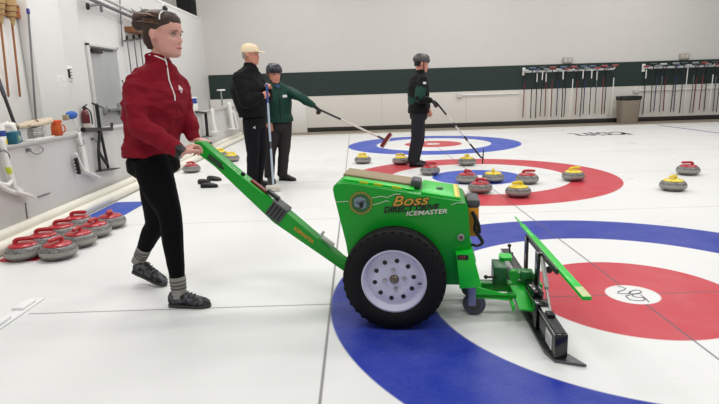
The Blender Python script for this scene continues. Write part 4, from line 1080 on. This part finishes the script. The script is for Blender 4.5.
# corn brooms on a timber rail
rl_a, rl_b = on_left(-4, 6, .03), on_left(22, 13, .03)
r = empty('timber_rail', rl_a, 0, 'orange-brown timber rail fixed high on the wall beside the white column', 'rail'); b_ = V(rl_a)
bm = B(); box(bm, XL+.0, XL+.05, rl_a.y-.3, rl_b.y+.02, rl_a.z-.09, rl_a.z+.07, .005); to_obj('rail_board', bm, mat('orange timber', (176, 106, 54), .6, var=.2, scale=5, stretch=(1, .2, 4)), r, b_)
for (u0, v0, u1, v1, l) in ((1, 18, 8.5, 96, 'old corn broom hanging head up, farther from the white column'), (12.5, 20, 20, 96, 'old corn broom hanging head up, beside the dark pole')):
    a, c = on_left(u0, v0, .145), on_left(u1, v1, .06)
    e = empty('corn_broom', a, 0, l, 'broom', 'corn brooms by the white column'); b_ = V(a)
    bar_on('handle', M_wood, [a+V((0, 0, .2)), c], .013, e, b_)
    bm = B(); rings(bm, [(a+V((0, 0, h)), V((w*.6, 0, 0)), V((0, w, 0))) for h, w in ((-.06, .018), (.0, .04), (.06, .062), (.15, .085), (.30, .11), (.36, .105))], 14); to_obj('straw_head', bm, M_straw, e, b_)
    bm = B()
    for h, w in ((.03, .054), (.09, .072), (.15, .087)): lathe(bm, [(w, -.006), (w+.004, 0), (w, .006)], 14, 'Z', a+V((0, 0, h)), closed=True)
    to_obj('binding', bm, M_brown, e, b_)
a, c = on_left(28.5, 14, .2), on_left(36, 122, .2)
e = empty('wall_pole', a, 0, 'slim dark pole with blue tip standing upright next to the white column', 'pole'); b_ = V(a)
bar_on('shaft', M_metal, [a, c], .012, e, b_); bar_on('tip', mat('blue tip', (60, 70, 150), .5), [a+V((0, 0, .01)), a+V((0, 0, .05))], .02, e, b_)
slab('trim_8', XL, XL+.02, on_left(-30, 50).y, on_left(19, 50).y, .9, 2.2, mat('white board', (244, 242, 238), .5, var=.01), .004)
# notices and switches
def plate(name, u0, v0, u1, v1, off, m, label, cat, t=.012, extra=None, group=None):
    a, c = on_left(u0, v0, off), on_left(u1, v1, off)
    e = empty(name, (XL+off, (a.y+c.y)/2, (a.z+c.z)/2), 0, label, cat, group)
    dy, dz = abs(c.y-a.y)/2, abs(c.z-a.z)/2
    bm = B(); box(bm, 0, t, -dy, dy, -dz, dz, .002); to_obj('plate', bm, m, e)
    if extra: extra(e, dy, dz, t)
    return e
def sw(e, dy, dz, t):
    bm = B(); box(bm, t, t+.02, -dy*.75, -dy*.25, -dz*.6, dz*.6, .003); to_obj('black_strip', bm, M_black, e)
    bm = B()
    for i in range(4): box(bm, t, t+.006, dy*.05, dy*.75, -dz*.75+i*dz*.42, -dz*.55+i*dz*.42, .001)
    to_obj('switch_row', bm, mat('grey switch', (170, 168, 164), .5), e)
plate('switch_panel', 65, 66, 73, 81, .001, M_whitep, 'white switch panel with a black strip between the column and steel door', 'switch panel', extra=sw)
def kp(e, dy, dz, t):
    bm = B(); box(bm, t, t+.008, -dy*.5, dy*.5, -dz*.1, dz*.6, .002); to_obj('keypad_face', bm, mat('grey keypad', (196, 196, 196), .4), e)
plate('door_keypad', 118.2, 80, 123, 93, .001, M_black, 'black keypad on the wall between the steel door and the maroon sleeve', 'keypad', .03, kp)
def notes(e, dy, dz, t):
    bm = B(); rn = random.Random(5)
    for i in range(4):
        for j in range(3):
            box(bm, t, t+.001, -dy+dy*2*(j+.15)/3, -dy+dy*2*(j+.15+rn.uniform(.3, .7))/3, -dz*.8+i*dz*.45, -dz*.62+i*dz*.45, 0)
    to_obj('print_marks', bm, mat('faint print', (176, 174, 172), .6), e, smooth=False)
a = atx(61, 81, -5.649)
e = empty('paper_notice', (-5.649, a.y, a.z), 0, 'faint paper notice taped on the white column', 'notice')
bm = B(); box(bm, 0, .002, -.1, .1, -.07, .07, 0); to_obj('sheet', bm, mat('notice paper', (238, 238, 236), .6), e, smooth=False); notes(e, .09, .06, .002)
def chest(e, dy, dz, t):
    bm = B(); box(bm, t, t+.012, -dy*.92, dy*.92, dz*.3, dz*.5, .002); box(bm, t, t+.01, -dy*.92, dy*.92, -dz*.95, -dz*.5, .002); to_obj('slat', bm, mat('dark slat', (96, 66, 44), .6), e)
plate('wall_crate', 124, 26.5, 146, 37, .001, M_brown, 'brown wooden crate mounted on the wall behind the pusher\'s hair bun', 'crate', .18, chest)
# tool rack under the crate
a, c = on_left(123, 41, .05), on_left(146, 38, .05)
e = empty('tool_rail', a, 0, 'thin rail with hooks below the brown crate', 'rail'); bar_on('rail', M_metal, [a, c], .016, e, V(a)); 
for q, l in ((.1, 'grey stick hanging from the tool rail, nearest the steel door'), (.38, 'grey stick hanging from the tool rail, second from the steel door'), (.64, 'grey stick hanging from the tool rail, third from the steel door')):
    p = a.lerp(c, q); e = empty('hanging_stick', p, 0, l, 'stick', 'sticks on the tool rail')
    bar_on('shaft', M_metal, [p+V((.03, 0, .04)), p+V((.03, .02, -.62))], .012, e, V(p)); bar_on('knob', M_black, [p+V((.03, 0, .03)), p+V((.03, 0, .07))], .024, e, V(p))
# conduits near the ceiling
a, c = on_left(86, -3, .12), on_left(150, 25, .12)
e = empty('cable_tray', a, 0, 'grey cable tray sloping along the wall above the steel door', 'cable tray'); b_ = V(a)
bar_on('tray_rail', M_metal, [a, c], .03, e, b_); bar_on('tray_rail', mat('pale conduit', (186, 186, 184), .4), [a+V((.02, 0, .1)), c+V((.02, 0, .08))], .03, e, b_)
bar_on('strut', M_metal, [on_left(87, 6, .12), on_left(102, 4, .12)], .022, e, b_); bar_on('strut', M_metal, [on_left(101, 4, .12), on_left(101.5, 11, .12)], .025, e, b_)
bar_on('strut_end', M_black, [on_left(87.5, 4.5, .13), on_left(88, 8, .13)], .03, e, b_)
a, c = on_left(119.5, -4, .05), on_left(122.5, 46, .05)
e = empty('wall_conduit', a, 0, 'thin vertical grey conduit running down beside the brown crate', 'conduit'); bar_on('conduit_run', M_metal, [a, c], .014, e, V(a)); bar_on('coupling', M_metal, [a.lerp(c, .5), a.lerp(c, .54)], .024, e, V(a))
p = on_left(164.5, 9, .04); e = empty('wall_camera', p, 0, 'tiny black camera high on the wall above the pusher\'s head', 'camera'); b_ = V(p)
bm = B(); ball(bm, p, .07); to_obj('lens_dome', bm, M_black, e, b_); bm = B(); box(bm, XL+.001, XL+.02, p.y-.09, p.y+.09, p.z-.02, p.z+.12, .004); to_obj('mount', bm, M_white, e, b_)
# dark opening over the gallery
w = empty('window_1', (-6.18, YW, 3.9)); w['kind'] = 'structure'
bm = B(); box(bm, -.27, .27, -.02, 0, -.9, .9, .004); to_obj('pane', bm, mat('dark glass', (16, 16, 20), .15), w)
bm = B()
for q in (-.29, .29): box(bm, q-.02, q+.02, -.04, 0, -.9, .9, .003)
to_obj('window_frame', bm, M_wall, w)
# fire extinguisher
p = on_left(86, 120, .06); e = empty('fire_extinguisher', (p.x, p.y, p.z-.25), 0, 'small dark red fire extinguisher on the wall next to the steel door', 'fire extinguisher')
bm = B(); lathe(bm, [(0, 0), (.05, 0), (.058, .02), (.058, .33), (.045, .38), (.025, .40), (.025, .42), (0, .42)], 24); to_obj('cylinder', bm, mat('deep red enamel', (92, 16, 24), .3, coat=.3), e)
bm = B(); box(bm, -.02, .02, -.03, .03, .42, .45, .004); tube(bm, [(0, -.02, .45), (0, .09, .48)], .01, 8); tube(bm, [(0, .02, .44), (.05, .07, .36), (.05, .08, .18)], .011, 8, 4); to_obj('valve', bm, M_black, e)
bm = B(); lathe(bm, [(.0585, .12), (.0595, .12), (.0595, .2), (.0585, .2)], 24, closed=True); to_obj('instruction_label', bm, mat('pale label', (196, 190, 184), .6, var=.3, scale=60), e)

# things on the ledge
ZL = .862
def on_ledge(u, off): 
    # x fixed, z fixed -> solve y along the picture column
    lo, hi = .5, 12.
    X = XW+off
    for _ in range(50):
        mid = (lo+hi)/2; q = V((X, mid, ZL))-CP; uu = 359.5+F*q.dot(RT)/q.dot(FW)
        if uu < u: lo = mid
        else: hi = mid
    return V((X, (lo+hi)/2, ZL))
c = on_ledge(21, -.12); a = atx(-3, 76, XW-.3)
e = empty('leaning_pole', c, 0, 'black pole leaning diagonally over the ledge clutter', 'pole'); bar_on('shaft', M_black, [a, c], .016, e, V(c)); bar_on('grip', M_dgrey, [a, a.lerp(c, .3)], .02, e, V(c))
p = on_ledge(1, -.05); e = empty('wipes_canister', p, 0, 'white wipes canister with blue print and yellow base at the ledge\'s cropped end', 'canister')
bm = B(); lathe(bm, [(0, 0), (.05, 0), (.052, .01), (.052, .17), (.046, .185), (.046, .2), (0, .2)], 28); c_ = to_obj('canister', bm, M_white, e)
bm = B(); lathe(bm, [(.0525, .015), (.0535, .015), (.0535, .055), (.0525, .055)], 28, closed=True); to_obj('yellow_band', bm, M_yel, c_)
bm = B(); lathe(bm, [(.0525, .085), (.0535, .09), (.0535, .13), (.0525, .135)], 28, closed=True); to_obj('blue_band', bm, mat('blue print', (36, 60, 140), .5, var=.5, scale=40), c_)
p = on_ledge(14.5, -.06); e = empty('snack_box', p, R(20), 'teal printed carton on the ledge between the canister and steel tin', 'carton')
bm = B(); box(bm, -.04, .045, -.10, .105, 0, .11, .006); c_ = to_obj('carton', bm, mat('teal print', (18, 92, 116), .45, var=.45, scale=22), e)
bm = B(); rings(bm, [(V((.0455, -.02, .05)), V((0, .012, 0)), V((0, 0, .03))), (V((.047, -.02, .05)), V((0, .012, 0)), V((0, 0, .03)))], 14); to_obj('lime_drop', bm, mat('lime print', (160, 200, 60), .5), c_)
bm = B()
for q in ((.02, .06), (.04, .045), (.03, .03)): rings(bm, [(V((.0455, q[0], q[1])), V((0, .012, 0)), V((0, 0, .01))), (V((.047, q[0], q[1])), V((0, .012, 0)), V((0, 0, .01)))], 12)
to_obj('white_print', bm, mat('pale print', (196, 216, 220), .5), c_)
p = on_ledge(11, -.16); e = empty('paper_bag', p, .3, 'crumpled white paper bag behind the teal carton', 'bag')
bm = B(); box(bm, -.05, .05, -.06, .06, 0, .18, .01); bm = remesh(bm, .012, 1); wrinkle(bm, .012, (20, 20, 20), 4); to_obj('bag_body', bm, mat('bag paper', (232, 226, 216), .7), e)
bm = B(); tube(bm, [(.0, -.05, .17), (.0, 0, .19), (0, .05, .17)], .012, 8, 3); to_obj('rolled_top', bm, mat('bag paper', (232, 226, 216), .7), e)
p = on_ledge(36.5, -.1); e = empty('steel_tin', p, 0, 'plain steel tin on the ledge under the straw sheaf', 'tin')
bm = B(); lathe(bm, [(0, 0), (.072, 0), (.075, .006), (.072, .012), (.072, .108), (.075, .114), (.072, .12), (.066, .12), (.066, .01), (0, .01)], 32); to_obj('tin_wall', bm, M_steel, e)
bm = B(); lathe(bm, [(.0725, .045), (.0745, .05), (.0725, .055)], 32, closed=True); lathe(bm, [(.0725, .065), (.0745, .07), (.0725, .075)], 32, closed=True); to_obj('tin_rib', bm, M_steel, e)
e = empty('straw_sheaf', p+V((0, -.02, .12)), R(80), 'bundle of pale straw fibres lying across the steel tin', 'straw bundle')
bm = B(); tube(bm, [(-.19, .0, .02), (-.08, .01, .03), (.05, .0, .04), (.16, .0, .045)], [.02, .034, .04, .03], 14, 4, flat=.8); tube(bm, [(.15, 0, .05), (.2, -.02, .06), (.18, -.05, .05), (.05, -.055, .03), (-.1, -.045, .025)], [.03, .028, .028, .024, .012], 12, 4)
bm = remesh(bm, .008, 1); wrinkle(bm, .006, (40, 40, 10), 2); to_obj('fibres', bm, mat('pale straw', (204, 190, 166), .85, var=.2, scale=30, bump=.5, stretch=(1, 6, 6)), e)
bm = B(); lathe(bm, [(.043, -.008), (.047, 0), (.043, .008)], 18, 'X', (.03, 0, .038), closed=True); to_obj('tie', bm, M_brown, e)
p = on_ledge(41, -.02); e = empty('white_tray', p, 0, 'thin white tray at the ledge edge in front of the steel tin', 'tray')
bm = B(); box(bm, -.08, .03, -.17, .2, 0, .012, .004); to_obj('tray_base', bm, M_white, e); bm = B(); box(bm, .022, .032, -.17, .2, .0, .022, .003); to_obj('tray_lip', bm, M_white, e)
p = on_ledge(57.5, -.1); e = empty('orange_jug', p, 0, 'orange plastic jug standing on the ledge', 'jug')
bm = B(); rings(bm, [(V((0, 0, z)), V((a, 0, 0)), V((0, a*1.05, 0))) for z, a in ((0, .045), (.01, .052), (.09, .05), (.12, .043), (.135, .043))], 24, power=2.6); jb = to_obj('jug_body', bm, mat('orange plastic', (196, 84, 24), .4), e)
bm = B(); rings(bm, [(V((0, .01, z)), V((a, 0, 0)), V((0, a*1.4, 0))) for z, a in ((.135, .046), (.16, .044), (.165, .03))], 20, power=3); to_obj('jug_lid', bm, mat('deep orange lid', (206, 74, 34), .4), e)
bm = B(); tube(bm, [(.05, .02, .03), (.075, .03, .05), (.07, .03, .1), (.045, .02, .115)], .007, 8, 4); to_obj('jug_grip', bm, mat('orange plastic', (196, 84, 24), .4), e)
p = on_ledge(194, -.06); e = empty('spray_carton', p, .4, 'small blue and white carton on the ledge just past the maroon sleeve', 'carton')
bm = B(); box(bm, -.07, .07, -.13, .13, 0, .30, .01); c_ = to_obj('carton', bm, M_white, e); bm = B(); box(bm, .071, .073, -.12, .12, .18, .28, 0); box(bm, -.06, .06, -.133, -.131, .18, .28, 0); to_obj('blue_print', bm, mat('blue print', (36, 60, 140), .5, var=.5, scale=40), c_)
# hooks on the ledge face
def face(u, v, off=.04): return atx(u, v, XW+off)
for pts, l in (([(30, 150), (33, 153), (38, 154), (43, 151), (42, 147.5), (39, 146.5)], 'bare curled wire hook on the ledge face beneath the steel tin'), ([(94, 139), (97, 142), (101, 141), (102, 138)], 'curled wire hook on the ledge face behind the black stabilizer')):
    P_ = [face(u, v, .03) for u, v in pts]; e = empty('wall_hook', P_[0], 0, l, 'hook', 'wire hooks on the ledge face'); b_ = V(P_[0])
    bar_on('wire', M_metal, P_, .0055, e, b_, 8, 4); bm = B(); box(bm, XW, XW+.03, P_[0].y-.02, P_[0].y+.02, P_[0].z-.015, P_[0].z+.015, .003); to_obj('bracket', bm, M_metal, e, b_)
# cracks / cable on the ledge face
e = empty('wall_cable', face(50, 193, .006), 0, 'short dark cable stub on the grey ledge face near the white stabilizer', 'cable'); b_ = V(e.location)
bar_on('cable_run', M_dgrey, [face(38, 197, .006), face(50, 193, .006)], .005, e, b_); bar_on('cable_drop', M_dgrey, [face(25.5, 203, .006), face(27.5, 219, .006)], .004, e, b_)
# sliding stabilizers hooked on the ledge
def stabilizer(label, m, post, legs, foot, rp, extra=None, off=.05):
    P0 = face(*post[0], off); e = empty('sliding_stabilizer', P0, 0, label, 'stabilizer', 'stabilizers hooked on the ledge'); b_ = V(P0)
    bar_on('post', m, [face(u, v, off) for u, v in post], rp, e, b_, 10, 3)
    for L_ in legs: bar_on('leg', m, [face(u, v, off) for u, v in L_], rp*.8, e, b_, 10, 3)
    a, c = face(*foot[0], off), face(*foot[1], off); d_ = (c-a); 
    bm = B(); rings(bm, [(a, V((.045, 0, 0)), V((0, 0, .008))), (a.lerp(c, .5), V((.05, 0, 0)), V((0, 0, .016))), (c, V((.03, 0, 0)), V((0, 0, .006)))], 12, power=3); to_obj('slide_foot', bm, m, e, b_)
    if extra: extra(e, b_)
    return e
def exw(e, b_):
    bm = B(); tube(bm, [face(7.5, 167, .05), face(10, 173, .05)], .024, 12); to_obj('lime_band', bm, mat('lime tape', (198, 210, 60), .5), e, b_)
    bm = B(); tube(bm, [face(1, 152, .055), face(4, 150, .07), (face(9, 155, .07)), face(9, 160, .06)], .006, 8, 4); to_obj('wire_hook', bm, M_metal, e, b_)
stabilizer('large white sliding stabilizer with lime tape at the ledge\'s cropped end', M_white, [(2, 140), (5, 155), (10, 172), (14, 186)], [[(12, 180), (7, 185), (-4, 182)], [(-4, 182), (8, 190), (18, 193)], [(10, 172), (14, 186), (21, 191)]], [(14, 192), (33, 197)], .024, exw)
def exb(e, b_):
    bm = B(); a, c = face(76, 158, .05), face(79.5, 174, .05); tube(bm, [a, c], .02, 8); o = to_obj('brush', bm, M_black, e, b_)
    bm = B()
    for i in range(5): p = a.lerp(c, (i+.5)/5); box(bm, p.x-.02, p.x+.024, p.y-.03, p.y-.005, p.z-.008, p.z+.008, .002)
    to_obj('bristle_tuft', bm, M_black, o, b_)
    bm = B(); tube(bm, [face(79, 139, .06), face(77, 143, .07), face(80, 146, .07), face(84, 144, .06), face(83, 140, .05)], .005, 8, 4); to_obj('wire_hook', bm, M_metal, e, b_)
stabilizer('white sliding stabilizer with black brush hooked below the blue mop pad', M_white, [(79, 134), (82, 148), (86, 170)], [[(76, 154), (80, 163), (86, 173)], [(79, 140), (84, 150), (88, 172)]], [(84, 172), (100, 178)], .02, exb)
def exk(e, b_):
    bm = B(); tube(bm, [face(92.5, 103.5, .05), face(101, 107, .05)], .012, 8, roundcap=True); to_obj('cross_grip', bm, M_black, e, b_)
    bm = B(); a, c = face(83, 130, .05), face(111.5, 129, .05); tube(bm, [a, a.lerp(c, .5), c], [.03, .022, .026], 10); tube(bm, [c, c+V((0, .03, .07))], .018, 8); to_obj('top_brace', bm, M_black, e, b_)
stabilizer('black sliding stabilizer with a tall T grip, standing before the steel door', M_black, [(96.5, 105), (98.5, 119), (100, 132)], [[(100, 131), (98.5, 150), (100, 170)], [(100.5, 131), (104, 148), (108, 167)], [(99, 152), (104, 160), (108, 166)]], [(99, 171), (118.5, 168)], .022, exk)
stabilizer('small black stabilizer seen past the maroon sleeve', M_black, [(205.5, 113), (206.5, 124), (207.5, 136)], [[(196, 112), (205, 113)]], [(203, 137), (212, 136)], .03, None, .09)
stabilizer('slim white stabilizer seen between the black one and the capped man', M_white, [(212, 110), (213.5, 122), (215, 131)], [[(213.5, 122), (216, 130)]], [(209, 132), (219, 131.5)], .035, None, .1)
def exd(e, b_):
    bm = B(); tube(bm, [face(231, 112, .1), face(233, 124, .1)], .04, 8); to_obj('dark_grip', bm, M_black, e, b_)
stabilizer('white stabilizer with dark grip directly behind the capped man\'s back', M_white, [(229, 104), (231, 116), (233, 128)], [[(233, 112), (237, 127)]], [(229, 129), (240, 128)], .05, exd, .12)
# blue mop pad on a white stick
a, c = face(71.5, 116, -.02), face(80.5, 135, -.02)
e = empty('mop', c, 0, 'blue oval mop pad on a white stick leaning over the ledge', 'mop'); b_ = V(c)
bar_on('stick', M_white, [a, c], .012, e, b_); bm = B(); ball(bm, a+V((0, 0, .01)), 1, .045, .105, .045, seg=20); to_obj('mop_pad', bm, mat('blue fleece', (48, 92, 168), .8, bump=.4), e, b_)
bm = B(); box(bm, a.x-.03, a.x+.03, a.y-.14, a.y-.11, a.z-.04, a.z+.02, .005); tube(bm, [(a.x, a.y-.12, a.z-.01), (a.x, a.y-.04, a.z-.01)], .01, 8); to_obj('mop_clip', bm, mat('tan clip', (160, 150, 120), .6), e, b_)
# pale round table by the green band
p = at(221, 90, 10.9); e = empty('round_stand', (p.x, p.y, ZL-.002), 0, 'pale round-topped stand against the green band behind the capped man', 'stand')
h = p.z-ZL
bm = B(); lathe(bm, [(0, h-.02), (.10, h-.02), (.105, h), (.1, h+.02), (0, h+.02)], 24); to_obj('stand_top', bm, M_white, e); bm = B(); tube(bm, [(0, 0, .0), (0, 0, h)], .02, 10); to_obj('stand_post', bm, M_steel, e)
bm = B(); lathe(bm, [(0, 0), (.08, 0), (.08, .015), (0, .02)], 20); to_obj('stand_base', bm, M_white, e)

# ------------------------------------------------------------------ light
def area(name, loc, sx, sy, e, rot=(0, 0, 0), c=(1, .985, .96)):
    l = bpy.data.lights.new(name, 'AREA'); l.shape = 'RECTANGLE'; l.size = sx; l.size_y = sy; l.energy = e; l.color = c
    o = bpy.data.objects.new(name, l); col.objects.link(o); o.location = loc; o.rotation_euler = rot
for yy in (-2.2, 2.2, 6.4, 10.2):
    for xx in (-3.6, 1.2, 6.0):
        area('ceiling_light', (xx, yy, 5.2), 2.6, .35, 82)
area('ceiling_light', (-5.2, 4.5, 5.4), .4, 4, 60)
w = bpy.data.worlds.new('hall light'); scene.world = w; w.use_nodes = True
bg = w.node_tree.nodes['Background']; bg.inputs[0].default_value = (.96, .97, 1, 1); bg.inputs[1].default_value = .37
scene.view_settings.view_transform = 'Standard'; scene.view_settings.look = 'None'; scene.view_settings.exposure = 0
